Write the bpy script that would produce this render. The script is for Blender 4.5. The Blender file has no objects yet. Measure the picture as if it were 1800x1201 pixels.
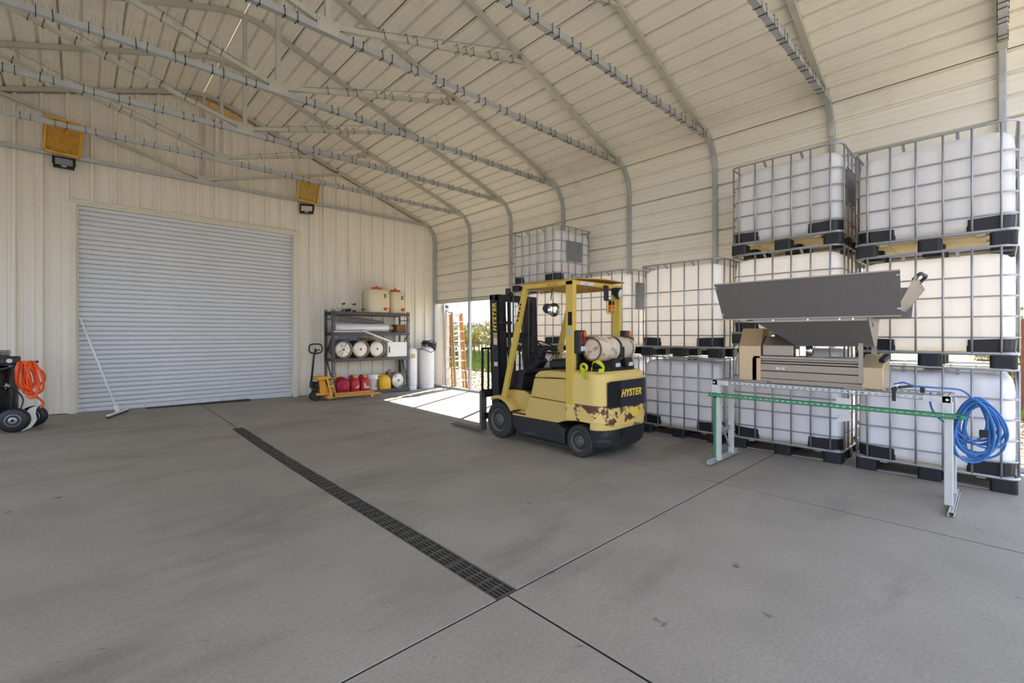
import bpy, math, random
from mathutils import Vector, Matrix
R = math.radians
random.seed(7)
SC = bpy.context.scene
COL = SC.collection

# ------------------------------------------------------------------ camera, sky, sun, exposure
cam_d = bpy.data.cameras.new('camera'); cam = bpy.data.objects.new('camera', cam_d); COL.objects.link(cam)
cam.location = (0, 0, 1.45); cam.rotation_euler = (R(90), 0, R(-43.3))
cam_d.sensor_width = 36; cam_d.lens = 808 / 1800 * 36; cam_d.shift_y = -12.5 / 1800
cam_d.clip_start = .05; cam_d.clip_end = 600
SC.camera = cam
SUN_DIR = Vector((.87 * .78, .49 * .78, .625)).normalized()
sun_d = bpy.data.lights.new('sun', 'SUN'); sun_d.energy = 12; sun_d.angle = R(.6); sun_d.color = (1, .93, .82)
sun = bpy.data.objects.new('sun', sun_d); COL.objects.link(sun)
sun.rotation_euler = SUN_DIR.to_track_quat('Z', 'Y').to_euler(); sun.location = (30, 17, 22)
SKY_STRENGTH = 1.15
world = bpy.data.worlds.new('sky'); SC.world = world; world.use_nodes = True
def build_sky():
    nt = world.node_tree; N = nt.nodes; L = nt.links; N.clear()
    out = N.new('ShaderNodeOutputWorld'); bg = N.new('ShaderNodeBackground'); bg.inputs[1].default_value = SKY_STRENGTH
    tc = N.new('ShaderNodeTexCoord'); sep = N.new('ShaderNodeSeparateXYZ')
    L.new(tc.outputs['Generated'], sep.inputs[0])
    rp = N.new('ShaderNodeValToRGB'); e = rp.color_ramp.elements
    e[0].position = 0; e[0].color = (.52, .68, .93, 1); e[1].position = .7; e[1].color = (.22, .43, .86, 1)
    L.new(sep.outputs['Z'], rp.inputs[0])
    mp = N.new('ShaderNodeMapping'); mp.inputs['Scale'].default_value = (1, 1, 2.4); L.new(tc.outputs['Generated'], mp.inputs[0])
    nz = N.new('ShaderNodeTexNoise'); nz.inputs['Scale'].default_value = 3.2; nz.inputs['Detail'].default_value = 7; nz.inputs['Roughness'].default_value = .6
    L.new(mp.outputs[0], nz.inputs[0])
    cr = N.new('ShaderNodeValToRGB'); e = cr.color_ramp.elements
    e[0].position = .38; e[0].color = (0, 0, 0, 1); e[1].position = .60; e[1].color = (1, 1, 1, 1); L.new(nz.outputs[0], cr.inputs[0])
    mx = N.new('ShaderNodeMix'); mx.data_type = 'RGBA'; L.new(cr.outputs[0], mx.inputs[0]); L.new(rp.outputs[0], mx.inputs[6]); mx.inputs[7].default_value = (.82, .85, .92, 1)
    L.new(mx.outputs[2], bg.inputs[0]); L.new(bg.outputs[0], out.inputs[0])
build_sky()
SC.view_settings.view_transform = 'Standard'; SC.view_settings.look = 'None'; SC.view_settings.gamma = 1
SC.view_settings.use_curve_mapping = False
SC.view_settings.exposure = 1.36
SC.cycles.max_bounces = 14; SC.cycles.diffuse_bounces = 10; SC.cycles.transmission_bounces = 10
SC.cycles.use_denoising = True

# ------------------------------------------------------------------ helpers
def lin(c):
    return tuple(((x / 255) / 12.92 if x / 255 <= .04045 else ((x / 255 + .055) / 1.055) ** 2.4) for x in c)
class MB:
    def __init__(s): s.v = []; s.f = []; s.sm = []
    def add(s, v, f, sm=False):
        n = len(s.v); s.v += [tuple(p) for p in v]; s.f += [tuple(i + n for i in q) for q in f]
        s.sm += list(sm) if isinstance(sm, list) else [sm] * len(f); return s
    def box(s, x0, x1, y0, y1, z0, z1, ch=0, M=None):
        if x0 > x1: x0, x1 = x1, x0
        if y0 > y1: y0, y1 = y1, y0
        if z0 > z1: z0, z1 = z1, z0
        lo = (x0, y0, z0); hi = (x1, y1, z1)
        if ch <= 0:
            v = [Vector((hi[0] if i & 1 else lo[0], hi[1] if i & 2 else lo[1], hi[2] if i & 4 else lo[2])) for i in range(8)]
            f = [(0, 2, 3, 1), (4, 5, 7, 6), (0, 1, 5, 4), (2, 6, 7, 3), (0, 4, 6, 2), (1, 3, 7, 5)]
        else:
            ch = min(ch, (x1 - x0) * .45, (y1 - y0) * .45, (z1 - z0) * .45)
            v = []; idx = {}
            for i in range(8):
                sg = [1 if i & (1 << k) else 0 for k in range(3)]
                for a in range(3):
                    p = [(hi[k] - (0 if k == a else ch)) if sg[k] else (lo[k] + (0 if k == a else ch)) for k in range(3)]
                    idx[(i, a)] = len(v); v.append(Vector(p))
            f = []
            for a in range(3):
                b, c = (a + 1) % 3, (a + 2) % 3
                for sgn in (0, 1):
                    q = [sgn << a, (sgn << a) | (1 << b), (sgn << a) | (1 << b) | (1 << c), (sgn << a) | (1 << c)]
                    q = [idx[(i, a)] for i in q]; f.append(tuple(q if sgn else q[::-1]))
                for t in range(4):
                    base = ((t & 1) << b) | ((t >> 1) << c); o = base | (1 << a)
                    q = (idx[(base, b)], idx[(o, b)], idx[(o, c)], idx[(base, c)])
                    f.append(q if ((t & 1) == (t >> 1)) else q[::-1])
            for i in range(8):
                q = (idx[(i, 0)], idx[(i, 1)], idx[(i, 2)]); par = bin(i).count('1') & 1
                f.append(q if par else q[::-1])
        if M is not None: v = [M @ p for p in v]
        return s.add(v, f)
    def beam(s, p, q, w, h, up=(0, 0, 1), ch=0):
        p, q = Vector(p), Vector(q); d = q - p; l = d.length; d.normalize(); up = Vector(up)
        if abs(d.dot(up)) > .98: up = Vector((0, 1, 0)) if abs(d.y) < .9 else Vector((1, 0, 0))
        x = d.cross(up).normalized(); z = x.cross(d)
        M = Matrix(((x.x, d.x, z.x, p.x), (x.y, d.y, z.y, p.y), (x.z, d.z, z.z, p.z), (0, 0, 0, 1)))
        return s.box(-w / 2, w / 2, 0, l, -h / 2, h / 2, ch, M)
    def tube(s, pts, r, n=8, closed=False, cap=True):
        P = [Vector(p) for p in pts]; m = len(P); rs = r if isinstance(r, (list, tuple)) else [r] * m
        T = []
        for i in range(m):
            a = P[(i - 1) % m] if (closed or i > 0) else P[i]; b = P[(i + 1) % m] if (closed or i < m - 1) else P[i]
            t = b - a; T.append(t.normalized() if t.length > 1e-9 else Vector((0, 0, 1)))
        u = T[0].orthogonal().normalized(); v = []; f = []; sm = []
        for i in range(m):
            u = (u - T[i] * u.dot(T[i])); u = u.normalized() if u.length > 1e-6 else T[i].orthogonal().normalized()
            w = T[i].cross(u)
            for k in range(n):
                a = 2 * math.pi * k / n; v.append(P[i] + (u * math.cos(a) + w * math.sin(a)) * rs[i])
        for i in range(m if closed else m - 1):
            j = (i + 1) % m
            for k in range(n):
                k2 = (k + 1) % n; f.append((i * n + k, i * n + k2, j * n + k2, j * n + k)); sm.append(True)
        if not closed and cap:
            f.append(tuple(range(n - 1, -1, -1))); f.append(tuple((m - 1) * n + k for k in range(n))); sm += [False, False]
        return s.add(v, f, sm)
    def lathe(s, prof, o=(0, 0, 0), axis=(0, 0, 1), n=24, smooth=True):
        o = Vector(o); ax = Vector(axis).normalized(); u = ax.orthogonal().normalized(); w = ax.cross(u)
        v = []; f = []
        for r, h in prof:
            for k in range(n):
                a = 2 * math.pi * k / n; v.append(o + ax * h + (u * math.cos(a) + w * math.sin(a)) * r)
        for i in range(len(prof) - 1):
            for k in range(n):
                k2 = (k + 1) % n; f.append((i * n + k, i * n + k2, (i + 1) * n + k2, (i + 1) * n + k))
        sm = [smooth] * len(f)
        f.append(tuple(range(n - 1, -1, -1))); f.append(tuple((len(prof) - 1) * n + k for k in range(n))); sm += [False, False]
        return s.add(v, f, sm)
    def ext(s, poly, axis, a, b):
        if a > b: a, b = b, a
        def pt(p, h): return {'x': (h, p[0], p[1]), 'y': (p[0], h, p[1]), 'z': (p[0], p[1], h)}[axis]
        n = len(poly); ar = sum(poly[i][0] * poly[(i + 1) % n][1] - poly[(i + 1) % n][0] * poly[i][1] for i in range(n))
        if (ar < 0) != (axis == 'y'): poly = poly[::-1]
        v = [pt(p, a) for p in poly] + [pt(p, b) for p in poly]
        f = [tuple(range(n - 1, -1, -1)), tuple(range(n, 2 * n))] + [(i, (i + 1) % n, n + (i + 1) % n, n + i) for i in range(n)]
        return s.add(v, f)
    def loft(s, rings, smooth=True, cap=True):
        n = len(rings[0]); v = [p for r in rings for p in r]; f = []
        for i in range(len(rings) - 1):
            for k in range(n):
                k2 = (k + 1) % n; f.append((i * n + k, i * n + k2, (i + 1) * n + k2, (i + 1) * n + k))
        sm = [smooth] * len(f)
        if cap: f.append(tuple(range(n - 1, -1, -1))); f.append(tuple((len(rings) - 1) * n + k for k in range(n))); sm += [False, False]
        return s.add(v, f, sm)
    def sweep(s, pts, w, h, closed=False):
        """square bar (w across y, h in plane) along a path in the xz plane (points (x, y, z))"""
        P = [Vector(p) for p in pts]; m = len(P); v = []; f = []
        for i in range(m):
            a = P[(i - 1) % m] if (closed or i > 0) else P[i]; b = P[(i + 1) % m] if (closed or i < m - 1) else P[i]
            t = (b - a).normalized(); nrm = Vector((-t.z, 0, t.x)); y = Vector((0, 1, 0))
            v += [P[i] - y * w / 2 - nrm * h / 2, P[i] + y * w / 2 - nrm * h / 2, P[i] + y * w / 2 + nrm * h / 2, P[i] - y * w / 2 + nrm * h / 2]
        for i in range(m if closed else m - 1):
            j = (i + 1) % m
            for k in range(4): f.append((i * 4 + k, j * 4 + k, j * 4 + (k + 1) % 4, i * 4 + (k + 1) % 4))
        if not closed: f += [(0, 1, 2, 3), ((m - 1) * 4 + 3, (m - 1) * 4 + 2, (m - 1) * 4 + 1, (m - 1) * 4)]
        return s.add(v, f)
    def mesh(s, name, mat, off=(0, 0, 0)):
        me = bpy.data.meshes.new(name); ox, oy, oz = off
        me.from_pydata([(x - ox, y - oy, z - oz) for x, y, z in s.v], [], s.f)
        me.polygons.foreach_set('use_smooth', s.sm); me.update()
        if mat: me.materials.append(mat)
        return me
W = {}
def tag(o, label=None, cat=None, group=None, kind=None):
    if label: o['label'] = label
    if cat: o['category'] = cat
    if group: o['group'] = group
    if kind: o['kind'] = kind
    return o
def thing(name, loc, label, cat, group=None, kind=None):
    o = bpy.data.objects.new(name, None); COL.objects.link(o); o.location = loc; o.empty_display_size = .1
    W[o.name] = Vector(loc); return tag(o, label, cat, group, kind)
def put(name, mb, mat, parent=None, bev=0, label=None, kind=None, seg=2, base=None):
    """one mesh object; authored in world coordinates, stored relative to the parent's origin (or to base)"""
    off = W[parent.name] if parent else Vector(base or (0, 0, 0))
    o = bpy.data.objects.new(name, mb.mesh(name, mat, off)); COL.objects.link(o)
    if parent: o.parent = parent
    else: o.location = off
    W[o.name] = off.copy()
    if bev:
        m = o.modifiers.new('bevel', 'BEVEL'); m.width = bev; m.segments = seg; m.limit_method = 'ANGLE'; m.angle_limit = R(35)
    return tag(o, label=label, kind=kind)
def inst(name, mesh, parent, loc, rot=None, label=None):
    o = bpy.data.objects.new(name, mesh); COL.objects.link(o); o.parent = parent; o.location = loc
    if rot: o.rotation_euler = rot
    W[o.name] = (W[parent.name] if parent else Vector()) + Vector(loc); return tag(o, label=label)
def kids(o): return [c for c in bpy.data.objects if c.parent == o]
CH = {}
def copy_tree(o, loc, label, group=None, parent=None):
    c = o.copy(); COL.objects.link(c); c.location = loc
    if label: c['label'] = label
    if group: c['group'] = group
    for ch in CH.setdefault(o.name, list(o.children)):
        d = ch.copy(); COL.objects.link(d); d.parent = c
        for g in CH.setdefault(ch.name, list(ch.children)):
            e = g.copy(); COL.objects.link(e); e.parent = d
    W[c.name] = Vector(loc); return c
def text_mb(txt, size, bold=0, shear=0, depth=.002, spacing=1.0):
    cu = bpy.data.curves.new('t', 'FONT'); cu.body = txt; cu.size = size; cu.offset = bold; cu.shear = shear; cu.extrude = depth
    cu.align_x = 'CENTER'; cu.align_y = 'CENTER'; cu.space_character = spacing; cu.resolution_u = 3
    o = bpy.data.objects.new('t', cu); COL.objects.link(o); bpy.context.view_layer.update()
    me = bpy.data.meshes.new_from_object(o.evaluated_get(bpy.context.evaluated_depsgraph_get()))
    mb = MB(); mb.add([v.co.copy() for v in me.vertices], [tuple(p.vertices) for p in me.polygons])
    bpy.data.objects.remove(o); bpy.data.meshes.remove(me); return mb
def xf(mb, M):
    mb.v = [tuple(M @ Vector(p)) for p in mb.v]; return mb
def frame(o, x, y):
    x = Vector(x).normalized(); y = Vector(y); y = (y - x * y.dot(x)).normalized(); z = x.cross(y)
    return Matrix(((x.x, y.x, z.x, o[0]), (x.y, y.y, z.y, o[1]), (x.z, y.z, z.z, o[2]), (0, 0, 0, 1)))
def arc(cx, cy, r, a0, a1, n):
    return [(cx + r * math.cos(R(a0 + (a1 - a0) * i / n)), cy + r * math.sin(R(a0 + (a1 - a0) * i / n))) for i in range(n + 1)]
def smooth_path(pts, n=6, closed=False):
    P = [Vector(p) for p in pts]; m = len(P); out = []
    for i in range(m if closed else m - 1):
        if closed: a, b, c, d = P[i - 1], P[i], P[(i + 1) % m], P[(i + 2) % m]
        else: a, b, c, d = P[max(i - 1, 0)], P[i], P[i + 1], P[min(i + 2, m - 1)]
        for k in range(n):
            t = k / n; out.append(.5 * ((2 * b) + (c - a) * t + (2 * a - 5 * b + 4 * c - d) * t * t + (3 * b - a - 3 * c + d) * t ** 3))
    if not closed: out.append(P[-1])
    return out

# ------------------------------------------------------------------ materials
def mat(name, col, rough=.5, metal=0, var=.08, scale=6, stretch=(1, 1, 1), dirt=None, dthr=.62, dscale=3, dstretch=(1, 1, 1), dsoft=.1, bump=0, bscale=60, spec=.5, coord='Object', damt=1.0):
    m = bpy.data.materials.new(name); m.use_nodes = True; nt = m.node_tree; N = nt.nodes; L = nt.links
    b = N['Principled BSDF']; b.inputs['Roughness'].default_value = rough; b.inputs['Metallic'].default_value = metal
    b.inputs['Specular IOR Level'].default_value = spec
    c = lin(col); tc = N.new('ShaderNodeTexCoord')
    mp = N.new('ShaderNodeMapping'); mp.inputs['Scale'].default_value = stretch; L.new(tc.outputs[coord], mp.inputs[0])
    nz = N.new('ShaderNodeTexNoise'); nz.inputs['Scale'].default_value = scale; nz.inputs['Detail'].default_value = 5; L.new(mp.outputs[0], nz.inputs[0])
    mx = N.new('ShaderNodeMix'); mx.data_type = 'RGBA'; L.new(nz.outputs[0], mx.inputs[0])
    mx.inputs[6].default_value = (*[x * (1 - 2 * var) for x in c], 1); mx.inputs[7].default_value = (*[min(1, x * (1 + 2 * var)) for x in c], 1)
    last = mx.outputs[2]
    if dirt:
        mp2 = N.new('ShaderNodeMapping'); mp2.inputs['Scale'].default_value = dstretch; mp2.inputs['Location'].default_value = (3.1, 1.7, .4); L.new(tc.outputs[coord], mp2.inputs[0])
        n2 = N.new('ShaderNodeTexNoise'); n2.inputs['Scale'].default_value = dscale; n2.inputs['Detail'].default_value = 8; n2.inputs['Roughness'].default_value = .65; L.new(mp2.outputs[0], n2.inputs[0])
        mr = N.new('ShaderNodeMapRange'); mr.inputs[1].default_value = dthr; mr.inputs[2].default_value = dthr + dsoft; mr.inputs[4].default_value = damt; L.new(n2.outputs[0], mr.inputs[0])
        m2 = N.new('ShaderNodeMix'); m2.data_type = 'RGBA'; L.new(mr.outputs[0], m2.inputs[0]); L.new(last, m2.inputs[6]); m2.inputs[7].default_value = (*lin(dirt), 1)
        last = m2.outputs[2]
    L.new(last, b.inputs['Base Color'])
    if bump:
        n3 = N.new('ShaderNodeTexNoise'); n3.inputs['Scale'].default_value = bscale; n3.inputs['Detail'].default_value = 3; L.new(tc.outputs[coord], n3.inputs[0])
        bp = N.new('ShaderNodeBump'); bp.inputs['Strength'].default_value = bump; bp.inputs['Distance'].default_value = .01; L.new(n3.outputs[0], bp.inputs['Height']); L.new(bp.outputs[0], b.inputs['Normal'])
    return m
def mat_plastic(name, col, trans, amt):
    """translucent moulded plastic: diffuse and translucent layers with a soft sheen"""
    m = mat(name, col, .45, var=.03, scale=2)
    nt = m.node_tree; N = nt.nodes; L = nt.links; b = N['Principled BSDF']; out = N['Material Output']
    t = N.new('ShaderNodeBsdfTranslucent'); t.inputs[0].default_value = (*lin(trans), 1)
    mx = N.new('ShaderNodeMixShader'); mx.inputs[0].default_value = amt
    L.new(b.outputs[0], mx.inputs[1]); L.new(t.outputs[0], mx.inputs[2]); L.new(mx.outputs[0], out.inputs[0]); return m
def mat_concrete():
    m = mat('concrete', (147, 139, 128), .75, var=.11, scale=1.6, dirt=(84, 76, 68), dthr=.52, dscale=.7, dsoft=.3, damt=.7, bump=.02, bscale=140, coord='Object', dstretch=(.8, 2.2, 1))
    nt = m.node_tree; N = nt.nodes; L = nt.links; b = N['Principled BSDF']
    tc = N.new('ShaderNodeTexCoord'); src = b.inputs['Base Color'].links[0].from_socket
    n = N.new('ShaderNodeTexNoise'); n.inputs['Scale'].default_value = 55; n.inputs['Detail'].default_value = 9; n.inputs['Roughness'].default_value = .7; L.new(tc.outputs['Object'], n.inputs[0])
    mr = N.new('ShaderNodeMapRange'); mr.inputs[1].default_value = .3; mr.inputs[2].default_value = .7; mr.inputs[3].default_value = .8; mr.inputs[4].default_value = 1.16; L.new(n.outputs[0], mr.inputs[0])
    mu = N.new('ShaderNodeVectorMath'); mu.operation = 'SCALE'; L.new(src, mu.inputs[0]); L.new(mr.outputs[0], mu.inputs['Scale'])
    # oil drips and white flakes, sparse
    v = N.new('ShaderNodeTexNoise'); v.inputs['Scale'].default_value = 5.5; v.inputs['Detail'].default_value = 4; L.new(tc.outputs['Object'], v.inputs[0])
    m1 = N.new('ShaderNodeMapRange'); m1.inputs[1].default_value = .7; m1.inputs[2].default_value = .76; m1.inputs[4].default_value = .75; L.new(v.outputs[0], m1.inputs[0])
    x1 = N.new('ShaderNodeMix'); x1.data_type = 'RGBA'; L.new(m1.outputs[0], x1.inputs[0]); L.new(mu.outputs[0], x1.inputs[6]); x1.inputs[7].default_value = (.05, .045, .04, 1)
    w = N.new('ShaderNodeTexNoise'); w.inputs['Scale'].default_value = 17; w.inputs['Detail'].default_value = 3; L.new(tc.outputs['Object'], w.inputs[0])
    m2 = N.new('ShaderNodeMapRange'); m2.inputs[1].default_value = .765; m2.inputs[2].default_value = .785; m2.inputs[4].default_value = .8; L.new(w.outputs[0], m2.inputs[0])
    x2 = N.new('ShaderNodeMix'); x2.data_type = 'RGBA'; L.new(m2.outputs[0], x2.inputs[0]); L.new(x1.outputs[2], x2.inputs[6]); x2.inputs[7].default_value = (.6, .59, .57, 1)
    L.new(x2.outputs[2], b.inputs['Base Color']); return m
def mat_rusty(name, col, zlo, zhi, thr=.56):
    """painted steel with rust that eats in along one seam height and in scattered chips"""
    m = mat(name, col, .5, var=.05, scale=3, dirt=(84, 50, 36), dthr=.69, dscale=4.5, dsoft=.03)
    nt = m.node_tree; N = nt.nodes; L = nt.links; b = N['Principled BSDF']; src = b.inputs['Base Color'].links[0].from_socket
    g = N.new('ShaderNodeTexCoord'); sp = N.new('ShaderNodeSeparateXYZ'); L.new(g.outputs['Object'], sp.inputs[0])
    n = N.new('ShaderNodeTexNoise'); n.inputs['Scale'].default_value = 7; n.inputs['Detail'].default_value = 7; n.inputs['Roughness'].default_value = .7; L.new(g.outputs['Object'], n.inputs[0])
    up = N.new('ShaderNodeMapRange'); up.inputs[1].default_value = zlo; up.inputs[2].default_value = zhi; up.inputs[3].default_value = -.2; up.inputs[4].default_value = .12; L.new(sp.outputs['Z'], up.inputs[0])
    cut = N.new('ShaderNodeMath'); cut.operation = 'LESS_THAN'; cut.inputs[1].default_value = zhi + .008; L.new(sp.outputs['Z'], cut.inputs[0])
    ad = N.new('ShaderNodeMath'); ad.operation = 'ADD'; L.new(n.outputs[0], ad.inputs[0]); L.new(up.outputs[0], ad.inputs[1])
    mr = N.new('ShaderNodeMapRange'); mr.inputs[1].default_value = thr; mr.inputs[2].default_value = thr + .03; L.new(ad.outputs[0], mr.inputs[0])
    mu = N.new('ShaderNodeMath'); mu.operation = 'MULTIPLY'; L.new(mr.outputs[0], mu.inputs[0]); L.new(cut.outputs[0], mu.inputs[1])
    x = N.new('ShaderNodeMix'); x.data_type = 'RGBA'; L.new(mu.outputs[0], x.inputs[0]); L.new(src, x.inputs[6]); x.inputs[7].default_value = (*lin((92, 54, 40)), 1)
    L.new(x.outputs[2], b.inputs['Base Color']); return m
M = dict(
    concrete=mat_concrete(), lap_shade=mat('painted_lap_shade', (92, 84, 66), .8),  # dark lap colour stands in for shade in the sheet gaps
    joint=mat('joint_filler', (56, 53, 50), .9),
    panel=mat('cream_wall_sheet', (224, 217, 202), .5, var=.04, scale=2.5, stretch=(6, 6, .25), dirt=(160, 146, 122), dthr=.56, dscale=2.2, dstretch=(5, 5, .35), dsoft=.3, damt=.5),
    roof=mat('cream_roof_sheet', (226, 221, 206), .5, var=.03, scale=2, stretch=(5, .3, 5), dirt=(176, 166, 140), dthr=.55, dscale=1.8, dstretch=(1, 1, 1), dsoft=.3, damt=.5),
    galv=mat('galvanized_steel', (176, 178, 178), .42, .55, var=.08, scale=14),
    galvw=mat('weathered_galvanized_steel', (186, 184, 170), .5, .35, var=.06, scale=9, dirt=(120, 112, 92), dthr=.62, dscale=5, dsoft=.1, damt=.6),
    slat=mat('grey_door_slat', (205, 207, 210), .45, .1, var=.035, scale=1.3, stretch=(1, 1, 3), dirt=(120, 122, 126), dthr=.66, dscale=1.6, dstretch=(.7, 1, 3), dsoft=.12, damt=.6),
    trim=mat('cream_trim', (214, 208, 192), .5, var=.04),
    wood=mat('pine_board', (222, 184, 124), .65, var=.15, scale=4, stretch=(1, 8, 8)),
    black=mat('black_plastic', (26, 27, 31), .5, var=.1),
    blackmetal=mat('black_steel', (30, 31, 36), .45, var=.15, scale=5, dirt=(92, 88, 82), dthr=.66, dscale=6, dsoft=.08, damt=.6),
    skirt=mat('scuffed_black_steel', (34, 34, 38), .5, var=.15, scale=5, dirt=(120, 114, 104), dthr=.58, dscale=3.5, dstretch=(1, .6, 2.2), dsoft=.2, damt=.65),
    rubber=mat('tyre_rubber', (52, 50, 49), .85, var=.12, scale=9, dirt=(98, 94, 88), dthr=.56, dscale=5, dsoft=.2, damt=.6),
    rim=mat('dusty_wheel_rim', (92, 88, 84), .7, var=.15, scale=9),
    yellow=mat('forklift_yellow', (206, 176, 100), .45, var=.04, scale=2.2, dirt=(150, 118, 62), dthr=.66, dscale=4, dsoft=.12, damt=.7),
    guard=mat('guard_yellow', (212, 178, 76), .45, var=.05, scale=2.2, dirt=(128, 96, 40), dthr=.68, dscale=6, dsoft=.06),
    cw=mat_rusty('counterweight_yellow', (222, 192, 112), .0, 0.62, .565),
    ply=mat('yellowed_plywood', (190, 148, 62), .7, var=.12, scale=5, stretch=(1, 6, 1)),
    lettering=mat('yellow_lettering', (236, 198, 70), .5),
    navy=mat('navy_black_panel', (30, 33, 46), .4, var=.1, dirt=(150, 150, 150), dthr=.74, dscale=14, dsoft=.02),
    void=mat('dark_recess', (12, 12, 13), .9),
    lptank=mat('rusty_white_cylinder', (212, 196, 172), .5, var=.08, scale=5, dirt=(126, 78, 46), dthr=.51, dscale=6, dsoft=.12, damt=.85),
    rust=mat('rusty_steel', (128, 82, 52), .8, var=.2, scale=12),
    red_lens=mat('red_lens', (120, 24, 28), .2), amber_lens=mat('amber_lens', (214, 96, 20), .2), clear_lens=mat('clear_lens', (205, 205, 205), .15),
    chrome=mat('chrome', (215, 215, 215), .12, 1, var=.02),
    decal=mat('white_decal', (215, 214, 208), .5, var=.05, scale=40, stretch=(1, 1, 1), dirt=(110, 108, 104), dthr=.55, dscale=90, dsoft=.05),
    decal_blue=mat('pale_blue_decal', (150, 178, 200), .5, var=.1, scale=50),
    limestrap=mat('lime_webbing', (196, 200, 40), .7, var=.12, scale=20),
    hdpe=mat_plastic('natural_plastic', (248, 248, 248), (250, 243, 231), .40),
    hdpe_full=mat_plastic('natural_plastic_filled', (242, 240, 242), (236, 236, 240), .12),
    cage=mat('cage_steel', (168, 170, 176), .35, .6, var=.1, scale=10, dirt=(128, 84, 54), dthr=.76, dscale=9, dsoft=.03),
    plate=mat('grey_label_plate', (128, 130, 134), .5, .2, var=.08, scale=5),
    pan=mat('beige_pallet_pan', (206, 194, 160), .7, var=.1, scale=4),
    stainless=mat('brushed_stainless', (154, 143, 132), .36, .75, var=.05, scale=3, stretch=(1, .3, 14)),
    stainless_dull=mat('dull_stainless', (128, 123, 120), .5, .5, var=.05, scale=3, stretch=(12, 12, .4)),
    stainless_warm=mat('warm_stainless_cover', (196, 172, 138), .4, .6, var=.06, scale=3),
    strut=mat('white_slotted_channel', (206, 206, 202), .45, .15, var=.07, scale=12, dirt=(150, 140, 124), dthr=.66, dscale=9, dsoft=.06),
    green=mat('green_slotted_channel', (62, 152, 96), .45, .1, var=.1, scale=10),
    bluehose=mat('blue_hose', (56, 116, 182), .4, var=.12, scale=10),
    orange=mat('orange_hose', (236, 88, 22), .45, var=.08, scale=12),
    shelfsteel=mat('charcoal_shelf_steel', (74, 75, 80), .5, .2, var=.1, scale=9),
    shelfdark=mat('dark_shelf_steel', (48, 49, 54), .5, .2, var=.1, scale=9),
    deck=mat('shelf_deck_board', (150, 128, 92), .8, var=.1),
    jack=mat('pallet_truck_yellow', (232, 166, 52), .5, var=.08, scale=6, dirt=(96, 72, 44), dthr=.66, dscale=7, dsoft=.06),
    jackworn=mat('worn_fork_yellow', (196, 152, 84), .6, var=.1, scale=6, dirt=(110, 92, 70), dthr=.54, dscale=6, dsoft=.12),
    tank=mat_plastic('cream_tank_plastic', (232, 222, 192), (240, 226, 190), .25),
    lid=mat('orange_red_plastic', (214, 74, 30), .4, var=.05),
    keg=mat('keg_steel', (166, 158, 146), .35, .7, var=.08, scale=6),
    kegend=mat('keg_end_steel', (218, 212, 202), .42, .35, var=.06, scale=7, dirt=(140, 130, 118), dthr=.62, dscale=9, dsoft=.08, damt=.6),
    redcan=mat('red_can_plastic', (182, 32, 44), .45, var=.07, scale=5), redcan2=mat('crimson_can_plastic', (160, 26, 56), .45, var=.07, scale=5),
    yellowcan=mat('yellow_can_plastic', (226, 178, 28), .45, var=.06, scale=5),
    capyellow=mat('yellow_cap', (206, 168, 40), .5),
    white=mat('white_plastic', (228, 228, 226), .5, var=.04), whitecyl=mat('white_painted_cylinder', (222, 222, 220), .4, var=.05, scale=3, dirt=(186, 180, 170), dthr=.6, dscale=3, dsoft=.15, damt=.6),
    film=mat('clear_film_roll', (214, 216, 222), .18, .1, var=.08, scale=3, stretch=(.3, 6, 6)),
    cardboard=mat('brown_cardboard', (122, 90, 58), .8, var=.08), kraft=mat('kraft_core', (186, 160, 120), .8),
    wire=mat('grey_wire', (124, 124, 122), .45, .6),
    bluelid=mat('blue_plastic', (48, 84, 176), .5, var=.08),
    tray=mat('yellow_tray_plastic', (216, 160, 24), .5, var=.08, scale=8, dirt=(140, 96, 20), dthr=.58, dscale=6, dsoft=.1), tray2=mat('faded_tray_plastic', (206, 172, 84), .55, var=.08, scale=8, dirt=(150, 112, 44), dthr=.58, dscale=6, dsoft=.1),
    lens=mat('floodlight_glass', (150, 156, 168), .12, .3), lens2=mat('floodlight_reflector', (230, 230, 226), .15, .6),
    tank_black=mat('gloss_black_tank', (20, 22, 26), .3, var=.12, scale=3),
    tie=mat('black_cable_tie', (20, 20, 22), .6),
    ladder=mat('orange_fibreglass', (178, 122, 58), .5, var=.08, scale=8), ladder2=mat('tan_fibreglass', (178, 152, 112), .55, var=.08, scale=8), alu=mat('aluminium', (200, 202, 206), .35, .6, var=.05),
    gravel=mat('dry_leafy_gravel', (118, 102, 78), .95, var=.25, scale=5, dirt=(80, 66, 46), dthr=.52, dscale=9, dsoft=.12, bump=.6, bscale=26),
    grass=mat('lime_grass', (98, 114, 40), .8, var=.25, scale=3), grass_soil=mat('grassy_soil', (90, 98, 46), .9, var=.3, scale=3),
    bark=mat('vine_bark', (86, 68, 54), .9, var=.25, scale=14), leaf=mat('olive_vine_leaf', (138, 136, 62), .7, var=.3, scale=3), twig=mat('bare_cane', (128, 110, 86), .8, var=.2, scale=9),
    post_rust=mat('rusty_trellis_post', (104, 62, 46), .9, var=.2, scale=9),
    grate=mat('dark_drain_grate', (88, 84, 78), .65, .3, var=.2, scale=14), soil=mat('drain_silt', (30, 28, 27), .95),
)

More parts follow.
